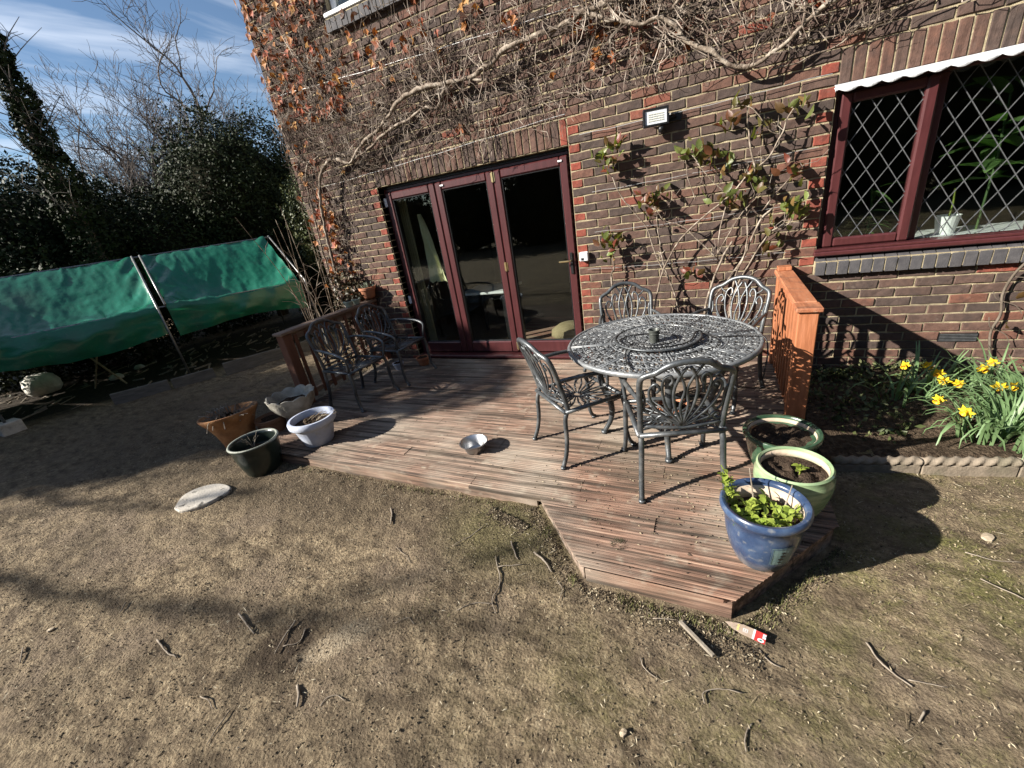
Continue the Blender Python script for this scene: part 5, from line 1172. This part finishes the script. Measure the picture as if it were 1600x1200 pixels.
for f, e, k in ((FM-dl*.05, 1.22, 0), (FM+dl*.06, 1.22, 1), (FR+dl*.03, 1.14, 0), (FL_, 1.24, 0), (FF, 1.24, 0), (FE, 1.24, 0)):
    b = MB(); off = -BK.normalized()*.03
    pts = [f+off, f+off+V((0, 0, e+.01)), f+BK+V((0, 0, RH+.02)), f+BK*2+V((0, 0, e)), f+BK*2]
    if k: pts = pts[1:3]
    b.tube(pts, .0165, 8); b.obj('pole', steel_m, sh, smooth=True)
b = MB(); b.tube([FE+BK+V((0, 0, RH)), FR+BK+V((0, 0, RH))], .016, 6); b.tube([FE+V((0, 0, 1.22)), FF+V((0, 0, 1.22)), FL_+V((0, 0, 1.22)), FM+V((0, 0, 1.2)), FR+V((0, 0, 1.12))], .014, 6); b.obj('ridge_pole', steel_m, sh)
MB().box(-7.62, -7.38, -2.78, -2.54, -.03, .16, .01).obj('foot_block', stone_m, sh)
# what lies under and in front of it
def plank(p, q_, h, th, label):
    p, q_ = V((*p, 0)), V((*q_, 0)); d = q_-p; b = MB(); b.box(0, d.length, -th/2, th/2, -.03, h, .006, Matrix.Translation(p) @ Matrix.Rotation(math.atan2(d.y, d.x), 4, 'Z'))
    tag(b.obj('edging_plank', M('grey_timber', [(.09, .08, .07), (.18, .165, .14)], scale=6, rough=.9, bump=.4, bscale=40, stretch=(1, 1, 5))), label, 'plank', 'timber edging planks')
plank((-6.86, -1.72), (-6.42, -1.14), .16, .04, 'grey edging plank left of the middle tarp pole'); plank((-6.40, -1.11), (-6.10, -.62), .15, .04, 'short grey edging plank at the foot of the middle tarp pole'); plank((-5.92, -.55), (-5.2, .62), .2, .04, 'long grey edging plank behind the left deck post')
b = MB(); b.lathe([(.001, 0), (.16, .02), (.24, .12), (.25, .22), (.2, .34), (.1, .4), (.001, .41)], 24, wob=lambda a, i: (1+.18*noise.noise(V((math.cos(a)*1.6, math.sin(a)*1.6, i*.6))), .03*noise.noise(V((math.cos(a)*2, i, math.sin(a)*2)))))
tag(b.obj('white_boulder', M('white_stone', [(.6, .57, .5), (.8, .78, .7)], scale=7, rough=.9, bump=.6, bscale=20, dist=.03), smooth=True, loc=(-9.6, -1.62, -.03)), 'round whitish boulder under the left part of the tarpaulin', 'stone')
for x, y, s_, lb in [(-8.6, -.95, .10, 'small white stone near the crossed sticks under the tarpaulin'), (-8.9, -.45, .08, 'smallest pale stone further under the tarpaulin'), (-5.35, .95, .07, 'white stone beside the bare post under the right tarpaulin end')]:
    b = MB(); b.lathe([(.001, 0), (s_, .02), (s_*1.1, s_*.6), (s_*.6, s_*1.1), (.001, s_*1.2)], 12, wob=lambda a, i: (1+.25*noise.noise(V((math.cos(a)*2, math.sin(a)*2, i+x))), 0)); tag(b.obj('pale_stone', stone_m, smooth=True, loc=(x, y, 0)), lb, 'stone', 'pale stones under the tarpaulin')
t = thing('crossed_sticks', 'two thin sticks crossed like scissors under the left tarpaulin', 'sticks', (-8.3, -1.25, 0))
MB().tube([(-.16, -.1, 0), (.1, .1, .62)], .014, 5).obj('stick', rawwood_m, t); MB().tube([(.3, .18, 0), (-.02, -.02, .64)], .016, 5).obj('stick', rawwood_m, t)
tag(MB().tube([(-5.22, .95, -.02), (-5.25, .98, .42)], .012, 6).obj('short_post', white_m), 'short white stake near the right end of the tarpaulin', 'stake')
ub = MB()
for k in range(160):
    s_, w = random.uniform(-1.3, .9), random.uniform(.05, 2.2); p = FM+(FR-FM)*s_+BK*w; p = V((p.x, p.y, .01)); a = random.uniform(0, 3.1); l = random.uniform(.05, .3); ub.tube([p, p+V((l*math.cos(a), l*math.sin(a), random.uniform(0, .05)))], random.uniform(.004, .018), 4)
ub.obj('shelter_litter', twig_m, kind='stuff')

# ------------------------------------------------------------------ flower bed
re_m = M('rope_edging', [(.14, .115, .085), (.27, .22, .165)], scale=12, rough=.9, bump=.4, bscale=70, wear=((.1, .1, .06), 7, .5, .72, .7))
p0, p1 = V((1.97, -1.575, 0)), V((4.3, -1.155, 0)); ed = (p1-p0).normalized(); EL = .44
for k in range(5):
    a = p0+ed*(EL+.008)*k; ang = math.atan2(ed.y, ed.x)
    t = thing('rope_edging_tile', ['rope-topped edging tile in shade beside the pots', 'rope-topped edging tile half in sun, second from the pots', 'rope-topped edging tile in front of the daffodil clump', 'rope-topped edging tile at the right picture edge', 'rope-topped edging tile just beyond the right picture edge'][k], 'edging tile', a, ang, 'rope-topped garden edging tiles')
    MB().box(0, EL, -.022, .022, -.04, .055, .004).obj('base', re_m, t)
    b = MB(); n = 48; m_ = 12; vs = []
    for i in range(n+1):
        x = EL*i/n
        for j in range(m_):
            an = 2*math.pi*j/m_; r_ = .026+.0065*math.cos(2*(an+x/.062*math.pi)); vs.append((x, r_*math.cos(an), .074+r_*math.sin(an)))
    b.add(vs, [(i*m_+j, i*m_+(j+1) % m_, (i+1)*m_+(j+1) % m_, (i+1)*m_+j) for i in range(n) for j in range(m_)]+[tuple(range(m_))[::-1], tuple(n*m_+j for j in range(m_))]); b.obj('twisted_rope', re_m, t, smooth=True)
def strap_leaf(b, p, a, L_, w, bend):
    vs = []; n = 6; d = V((math.cos(a), math.sin(a), 0)); sd2 = V((-math.sin(a), math.cos(a), 0)); q_ = V(p); el = random.uniform(1.25, 1.5)
    for i in range(n+1):
        ww = w*(1-.75*(i/n)**3); tw2 = sd2*ww; vs += [q_-tw2+V((0, 0, ww*.3)), q_, q_+tw2+V((0, 0, ww*.3))]
        el -= bend*random.uniform(.6, 1.4)/n*(.4+1.6*(i/n)); q_ = q_+(d*math.cos(el)+V((0, 0, math.sin(el))))*(L_/n)
    b.add(vs, [f for i in range(n) for f in ((i*3, i*3+1, i*3+4, i*3+3), (i*3+1, i*3+2, i*3+5, i*3+4))])
def flower_mesh():
    pb = MB(); tbm = MB()
    for k in range(6):
        a = k*math.pi/3; c_, s_ = math.cos(a), math.sin(a); b_ = V((0, 0, 0)); mk = lambda r_, o_, z: (r_*c_-o_*s_, r_*s_+o_*c_, z)
        pb.add([mk(.004, 0, 0), mk(.018, -.0115, .004), mk(.036, 0, -.002+.004*(k % 2)), mk(.018, .0115, .004), mk(.02, 0, .0)], [(0, 1, 4), (1, 2, 4), (2, 3, 4), (3, 0, 4)])
    tbm.lathe([(.006, 0), (.0095, .012), (.011, .022), (.0165, .030), (.0145, .029), (.009, .02), (.004, .004)], 12, wob=lambda a, i: (1+(.12*math.sin(a*6) if i in (3, 4) else 0), 0))
    p, t_ = pb.mesh('petals'), tbm.mesh('trumpet', True); p.materials.append(petal_m); t_.materials.append(trumpet_m); return p, t_
PM, TM = flower_mesh()
clumps = [((2.92, -1.10), 150, 'large daffodil clump with drooping leaves behind the rope edging'), ((3.2, -.80), 130, 'daffodil clump at the right picture edge'), ((2.75, -.46), 34, 'daffodil clump by the wall with drooping yellow flowers near the air brick'), ((3.12, -.36), 34, 'daffodil clump against the wall under the thin vine'), ((2.55, -.62), 20, 'sparse dark daffodil clump in the railing shade')]
FLW = {0: [(2.60, -1.04, .27), (2.70, -1.14, .24)], 1: [(2.985, -.77, .25), (3.04, -.77, .255), (3.26, -.6, .3)], 2: [(2.634, -.36, .23), (2.76, -.36, .232), (2.77, -.52, .235), (2.78, -.6, .21), (2.85, -.62, .2)], 3: [(3.139, -.31, .24), (3.06, -.38, .22)], 4: []}
for ci, ((cx, cy), n, lb) in enumerate(clumps):
    t = thing('daffodil_clump', lb, 'flowers', (cx, cy, .04), group='daffodil clumps'); b = MB()
    for k in range(n):
        a = random.uniform(0, 6.28); r_ = random.uniform(0, .17 if n < 100 else .23); p = (r_*math.cos(a), r_*math.sin(a)*.8, 0); strap_leaf(b, p, a+random.gauss(0, .7), random.uniform(.24, .42)*(1.15 if n > 100 else 1), random.uniform(.006, .0105), random.uniform(.5, 2.6))
    b.obj('leaves', daff_m, t, kind='stuff', smooth=True)
    for (x, y, z) in FLW[ci]:
        l = V((x-cx, y-cy, z-.04)); base = V((l.x*.35, l.y*.35, 0)); az_ = random.uniform(-2.6, -1.2); fd = V((math.cos(az_), math.sin(az_), -.35)).normalized()
        fs_ = MB().tube(smooth_path([base, base.lerp(l, .55)+V((0, 0, .06)), l+V((0, 0, .02))-fd*.035, l-fd*.008], 4), .0032, 5).obj('flower_stem', daff_m, t, smooth=True)
        ro = fd.to_track_quat('Z', 'Y')
        for me_, nm in ((PM, 'petals'), (TM, 'trumpet')): o = link(nm, me_, fs_, loc=l); o.rotation_mode = 'QUATERNION'; o.rotation_quaternion = ro; s_ = random.uniform(1.05, 1.3); o.scale = (s_, s_, s_)
gcv = leaf_cloud('ground_cover', [(2.25, -.5, .06, .35, .4, .12, 700), (2.6, -.25, .06, .5, .22, .14, 700), (2.3, -.95, .04, .25, .25, .07, 250), (3.3, -.9, .04, .6, .3, .08, 400)], .022, hedge2_m, None, 19)

# ------------------------------------------------------------------ bits on the earth
pts = [(-2.571, -3.087), (-2.68, -2.97), (-2.675, -2.87), (-2.60, -2.79), (-2.50, -2.75), (-2.38, -2.75), (-2.305, -2.78), (-2.29, -2.86), (-2.32, -2.96), (-2.39, -3.05), (-2.48, -3.10)]
P = smooth_path([(x, y, 0) for x, y in pts]+[(*pts[0], 0)], 3)[:-1]; n = len(P); zt = .03; b = MB()
b.add([(p.x, p.y, -.02) for p in P]+[(p.x, p.y, zt-.008) for p in P]+[(p.x+(-2.48-p.x)*.04, p.y+(-2.92-p.y)*.04, zt) for p in P], [(i, (i+1) % n, n+(i+1) % n, n+i) for i in range(n)]+[(n+i, n+(i+1) % n, 2*n+(i+1) % n, 2*n+i) for i in range(n)]+[tuple(2*n+i for i in range(n))])
tag(b.obj('oval_slab', slab_m), 'pale oval stone slab lying flat on the earth left of the pots', 'slab')
TW = {'a': ([(-0.999, -3.57), (-0.91, -3.592), (-0.791, -3.62)], .008, 'thick curved twig, upper of the two left of the dug hollow'), 'b': ([(-1.305, -3.82), (-1.188, -3.841), (-1.087, -3.839)], .007, 'curved twig lowest left of the dug hollow'), 'c': ([(-0.636, -3.497), (-0.623, -3.562), (-0.583, -3.661)], .007, 'straight twig lying in the dug hollow'), 'd': ([(-0.552, -3.503), (-0.525, -3.565), (-0.579, -3.616)], .005, 'short bent twig beside the straight one in the hollow'),
      'e': ([(-0.345, -3.722), (-0.293, -3.759), (-0.261, -3.792)], .010, 'stubby dark stick just below the dug hollow'), 'f': ([(-0.163, -3.752), (-0.159, -3.72), (-0.124, -3.7), (-0.063, -3.704)], .004, 'hooked thin twig right of the stubby dark stick'), 'g': ([(-0.756, -3.915), (-0.693, -3.912), (-0.627, -3.929)], .004, 'thin pale twig at the bottom left, above a darker one'), 'h': ([(-0.546, -3.908), (-0.529, -3.969), (-0.505, -4.023)], .004, 'long thin dark twig near the bottom edge'),
      'i': ([(-0.704, -2.637), (-0.646, -2.7), (-0.597, -2.768)], .009, 'short pale stick on the earth below the steel bowl'), 'j': ([(0.036, -2.619), (-0.019, -2.728), (-0.085, -2.824)], .004, 'long thin twig near the inner corner of the deck'), 'k': ([(-0.431, -2.92), (-0.353, -2.95), (-0.27, -2.991)], .003, 'thin crooked twig left of the forked branch'), 'l': ([(0.201, -2.818), (0.292, -2.949), (0.304, -3.066), (0.349, -3.12)], .005, 'wavy stem of the forked branch in front of the deck notch'),
      'm': ([(0.314, -3.086), (0.235, -3.11), (0.161, -3.178)], .0045, 'side fork of the branch in front of the deck notch'), 'n': ([(0.402, -2.728), (0.473, -2.764), (0.536, -2.817)], .009, 'thick grey curved twig beside the slanted deck edge'), 'o': ([(0.246, -2.87), (0.38, -2.818)], .004, 'short straight twig left of the grey curved one'), 'p': ([(0.245, -2.692), (0.302, -2.766), (0.331, -2.795)], .007, 'dark stub of twig close to the deck notch'), 'q': ([(1.063, -2.93), (1.144, -2.911), (1.184, -2.908)], .004, 'thin yellowish twig just before the front deck edge'),
      's': ([(1.868, -2.778), (1.896, -2.867), (1.963, -2.923)], .006, 'grey curved twig on the earth at the right'), 't': ([(1.96, -2.901), (2.014, -2.899), (2.067, -2.894)], .0035, 'thin pale stalk continuing the grey curved twig at right'), 'u': ([(1.282, -3.228), (1.281, -3.182), (1.347, -3.152), (1.412, -3.144)], .004, 'L-shaped thin twig near the bottom right of centre'), 'v': ([(1.438, -3.232), (1.416, -3.271), (1.415, -3.331)], .005, 'kinked dark twig near the bottom edge on the right'), 'w': ([(1.974, -3.001), (1.945, -3.042)], .006, 'short dark stub of wood at the lower right'),
      'x': ([(1.483, -2.937), (1.52, -2.98), (1.551, -2.987)], .005, 'small bent twig below the plant label'), 'y': ([(2.363, -2.177), (2.451, -2.199), (2.562, -2.178)], .004, 'thin runner stalk at the right, below the pot shadows'), 'A': ([(2.358, -2.335), (2.46, -2.419)], .004, 'straight thin twig near the right picture edge'), 'B': ([(0.58, -2.863), (0.629, -2.909), (0.627, -2.985)], .003, 'thin twig below the slanted deck edge'), 'C': ([(1.036, -3.128), (1.067, -3.172), (1.119, -3.193)], .0035, 'small bent twig left of the L-shaped one'),
      'D': ([(-2.091, -4.115), (-1.962, -4.162)], .005, 'short straight twig at the far left near the edge'), 'E': ([(-1.819, -3.741), (-1.774, -3.793)], .005, 'short dark twig in the branch shadow on the left'), 'F': ([(-0.098, -3.34), (-0.052, -3.297), (0.008, -3.323)], .003, 'tiny curved twig in the middle of the bare earth')}
for k, (pts, r_, lb) in TW.items():
    r_ *= .68; P = smooth_path([(x, y, gh(x, y)+r_*.35) for x, y in pts], 4); P = [p+V((.005*noise.noise(p*25), .005*noise.noise(p*27+V((3, 0, 0))), .006+.006*noise.noise(p*15))) for p in P]
    tag(MB().tube(P, [r_*(1-.4*i/len(P)) for i in range(len(P))], 6).obj('twig', twig_m, smooth=True), lb, 'twig', 'twigs scattered on the bare earth')
d = V((1.313-1.176, -3.035+2.917, 0)); b = MB(); b.box(0, d.length, -.008, .008, 0, .014, .002, Matrix.Translation((1.176, -2.917, .012)) @ Matrix.Rotation(math.atan2(d.y, d.x), 4, 'Z'))
tag(b.obj('wooden_stake', M('grey_wood', [(.16, .135, .10), (.27, .235, .19)], scale=9, rough=.85, bump=.4, stretch=(3, 3, 3))), 'squared grey wooden stake on the earth before the front deck edge', 'stake')
# plant label
L0 = V((1.357, -2.857, .0)); LA = math.atan2(-.03, .158)-.07
pl2 = thing('plant_label', 'brown and red plant label with a pointed end lying before the deck corner', 'plant label', (L0.x, L0.y, gh(1.42, -2.86)+.02), LA)
lab = [(0, 0), (.02, .010), (.05, .021), (.06, .020), (.066, .024), (.115, .0245), (.115, -.0245), (.07, -.024), (.03, -.0165)]
def plate(pts, z0, z1, m_, nm): 
    b = MB(); n = len(pts); b.add([(x, y, z0) for x, y in pts]+[(x, y, z1) for x, y in pts], [(i, (i+1) % n, n+(i+1) % n, n+i) for i in range(n)]+[tuple(n+i for i in range(n)), tuple(range(n))[::-1]]); return b.obj(nm, m_, pl2)
plate(lab, 0, .0015, M('label_brown', [(.36, .27, .2), (.46, .37, .29)], scale=30, rough=.6, bump=.1), 'brown_body')
red_m = M('label_red', [(.45, .03, .03), (.6, .06, .05)], scale=30, rough=.5, bump=0)
plate([(.1152, .0245), (.155, .0245), (.155, -.0245), (.1152, -.0245)], 0, .0015, red_m, 'red_band'); plate([(.108, .0245), (.1155, .0245), (.1155, -.0245), (.108, -.0245)], .0016, .002, white_m, 'white_stripe')
plate([(.143, .02), (.1545, .02), (.1545, -.002), (.143, -.002)], .0016, .002, white_m, 'white_patch'); plate([(.139+.012*math.cos(a), -.0155+.0085*math.sin(a)) for a in np.linspace(0, 6.0, 14)], .0016, .002, white_m, 'white_badge'); plate([(.139+.006*math.cos(a), -.0155+.004*math.sin(a)) for a in np.linspace(0, 6.0, 10)], .0021, .0024, M('badge_green', [(.05, .15, .1)], rough=.5, bump=0), 'badge_mark')
yel = M('label_yellow', [(.7, .6, .2)], rough=.5, bump=0)
for k in range(4): plate([(.052+.005*math.cos(a), .012-.008*k+.003*math.sin(a)) for a in np.linspace(0, 5.2, 6)], .0016, .002, yel, 'yellow_mark')
def text(body, size, loc, rz, mat, parent, nm):
    cu = bpy.data.curves.new(nm, 'FONT'); cu.body = body; cu.size = size; cu.align_x = 'CENTER'; o = bpy.data.objects.new(nm, cu); COL.objects.link(o)
    bpy.context.view_layer.update(); me_ = bpy.data.meshes.new_from_object(o.evaluated_get(bpy.context.evaluated_depsgraph_get())); bpy.data.objects.remove(o); me_.materials.append(mat)
    o = link(nm, me_, parent, loc=loc); o.rotation_euler = (0, 0, rz); return o
text('EEI', .026, (.071, -.001, .0019), -math.pi/2, white_m, pl2, 'lettering')
bpy.data.objects['lettering'].scale = (.62, 1, 1)
text('8', .013, (.146, .009, .0022), -math.pi/2, black_m, pl2, 'numeral')
for x, y, s_, lb in [(2.5, -2.03, .022, 'pale flat chip of wood on the mossy earth at the right'), (-2.09, -4.0, .012, 'tiny white pebble at the far left'), (1.02, -3.42, .011, 'tiny cream pebble near the bottom edge')]:
    b = MB(); b.lathe([(.001, 0), (s_, .004), (s_*.9, .012), (.001, .015)], 9, wob=lambda a, i: ((1+.5*math.cos(a-1)**2), 0)); tag(b.obj('pebble', rawwood_m, loc=(x, y, gh(x, y))), lb, 'pebble')
# litter: straw, chips and crumbs nobody could count
lt = MB()
straw_m = M('straw_litter', [(.7, .7, .7), (1.2, 1.2, 1.2)], scale=30, rough=.9, bump=0, attr='tone', ramp=[(.03, .022, .014), (.1, .075, .048), (.2, .155, .095), (.34, .28, .18), (.5, .44, .32)])
X_ = RNG.uniform(-4.6, 3.4, 75000); Y_ = RNG.uniform(-4.3, -1.3, 75000); H_ = ground_h(X_, Y_)
for x, y, h_ in zip(X_, Y_, H_):
    if -2.85 < x < 1.9 and y > -2.37: continue
    if x > .2 and x < 1.9 and y > -2.85 and x > .297+(y+2.357)/(-.475)*.414-.02: continue
    a = random.uniform(0, 6.28); d = math.hypot(x-1.25, y+4.28)
    if random.random() < .2:    # straw
        l = random.uniform(.004, .014)*(1 if random.random() < .96 else 2.6); w = random.uniform(.0008, .0022); dx_, dy_ = math.cos(a)*l, math.sin(a)*l; zz = h_+.004+random.uniform(0, .005)
        lt.add([(x-dx_, y-dy_, zz), (x+w*dy_/l, y-w*dx_/l, zz+.003), (x+dx_, y+dy_, zz+random.uniform(-.002, .006)), (x-w*dy_/l, y+w*dx_/l, zz+.002)], [(0, 1, 2, 3)], random.uniform(.3, 1))
    else:                        # crumb
        s_ = random.uniform(.0015, .0055)*random.choice((.6, .8, 1, 1.4)); lt.add([(x+s_*math.cos(a), y+s_*math.sin(a), h_), (x+s_*math.cos(a+2.1), y+s_*math.sin(a+2.1), h_), (x+s_*math.cos(a+4.2), y+s_*math.sin(a+4.2), h_), (x, y, h_+s_*.8)], [(0, 1, 3), (1, 2, 3), (2, 0, 3)], random.choice((random.uniform(0, .35), random.uniform(.2, .75))))
EDG = [((-2.8, -2.385), (.29, -2.385)), ((.27, -2.36), (.70, -2.86)), ((.70, -2.86), (1.40, -2.86)), ((1.41, -2.85), (1.87, -2.26)), ((1.0, -2.88), (1.5, -2.95)), ((.0, -2.45), (.3, -2.55))]
for k in range(6500):
    (ax_, ay_), (bx_, by_) = EDG[min(5, int(random.random()**.8*6))]; t_ = random.random(); o2 = abs(random.gauss(0, .05)); nx_, ny_ = (by_-ay_), -(bx_-ax_); nl_ = math.hypot(nx_, ny_); sg_ = 1 if ny_ < 0 else -1
    x = ax_+(bx_-ax_)*t_+sg_*nx_/nl_*o2; y = ay_+(by_-ay_)*t_+sg_*ny_/nl_*o2; h_ = gh(x, y)+.012*math.exp(-o2/.03); a = random.uniform(0, 6.28); s_ = random.uniform(.002, .009)
    if random.random() < .4: lt.add([(x-s_*math.cos(a), y-s_*math.sin(a), h_), (x+.4*s_*math.sin(a), y-.4*s_*math.cos(a), h_+.004), (x+s_*math.cos(a), y+s_*math.sin(a), h_+.003), (x-.4*s_*math.sin(a), y+.4*s_*math.cos(a), h_+.001)], [(0, 1, 2, 3)], random.choice((.05, .15, .3, .5, .85)))
    else: s_ *= .8; lt.add([(x+s_*math.cos(a), y+s_*math.sin(a), h_-.004), (x+s_*math.cos(a+2.1), y+s_*math.sin(a+2.1), h_-.004), (x+s_*math.cos(a+4.2), y+s_*math.sin(a+4.2), h_-.004), (x, y, h_+s_)], [(0, 1, 3), (1, 2, 3), (2, 0, 3)], random.uniform(0, .5))
lt.obj('ground_litter', straw_m, kind='stuff')
# short moss and grass near the right and along the deck edge
gr = MB()
grass_m = M('sparse_grass', [(.09, .1, .03), (.2, .19, .07)], scale=4, rough=.8, bump=0)
for k in range(7000):
    x = random.uniform(-.6, 3.4); y = random.uniform(-3.5, -1.35)
    if -2.85 < x < 1.9 and y > -2.37: continue
    if .2 < x < 1.9 and y > -2.86 and x > .297+(y+2.357)/(-.475)*.414-.02: continue
    if float(vnoise(x*2.2, y*2.2, 33)) < (.82-.14*(x+.5)): continue
    h_ = gh(x, y); a = random.uniform(0, 6.28); l = random.uniform(.006, .022); w = .0012
    gr.add([(x-w*math.sin(a), y+w*math.cos(a), h_-.002), (x+w*math.sin(a), y-w*math.cos(a), h_-.002), (x+l*.7*math.cos(a), y+l*.7*math.sin(a), h_+l)], [(0, 1, 2)])
for k in range(2600):
    (ax_, ay_), (bx_, by_) = random.choice(EDG[:4]); t_ = random.random(); o2 = abs(random.gauss(0, .035))
    nx_, ny_ = (by_-ay_), -(bx_-ax_); nl_ = math.hypot(nx_, ny_); sg_ = 1 if ny_ < 0 else -1
    x = ax_+(bx_-ax_)*t_+sg_*nx_/nl_*o2; y = ay_+(by_-ay_)*t_+sg_*ny_/nl_*o2
    if float(vnoise(x*6, y*6, 41)) < .5: continue
    h_ = gh(x, y)+.004; a = random.uniform(0, 6.28); l = random.uniform(.008, .032); w = .0013
    gr.add([(x-w*math.sin(a), y+w*math.cos(a), h_-.004), (x+w*math.sin(a), y-w*math.cos(a), h_-.004), (x+l*.6*math.cos(a), y+l*.6*math.sin(a), h_+l)], [(0, 1, 2)])
gr.obj('sparse_grass', grass_m, kind='stuff')
# litter on the deck
dl_ = MB()
for k in range(900):
    x = random.gauss(1.15, .5) if k < 500 else random.uniform(-2.6, 1.7); y = random.gauss(-2.15, .3) if k < 500 else random.uniform(-2.3, -.1)
    xl, xr = deck_x(min(0, y))
    if not (xl+.03 < x < xr-.03 and -2.8 < y < -.05): continue
    a = random.uniform(0, 6.28); s_ = random.uniform(.003, .011); dl_.add([(x+s_*math.cos(a), y+s_*math.sin(a), DK+.002), (x+s_*.4*math.cos(a+1.6), y+s_*.4*math.sin(a+1.6), DK+.005), (x-s_*math.cos(a), y-s_*math.sin(a), DK+.003), (x+s_*.4*math.cos(a-1.6), y+s_*.4*math.sin(a-1.6), DK+.0025)], [(0, 1, 2, 3)], random.uniform(0, .8))
dl_.obj('deck_litter', straw_m, kind='stuff')
b = MB()
for k in range(120):
    a = random.uniform(0, 6.28); r_ = .035*random.random()**.5; l = random.uniform(.008, .02); x, y = r_*math.cos(a), r_*math.sin(a); b.add([(x, y, 0), (x+.003, y+.002, 0), (x+l*math.cos(a), y+l*math.sin(a), l*.8)], [(0, 1, 2)])
tag(b.obj('weed_tuft', M('dark_weed', [(.035, .035, .02), (.09, .08, .04)], scale=40, rough=.9), loc=(.86, -2.64, DK)), 'small dark weed tuft growing through the front deck boards', 'weed')
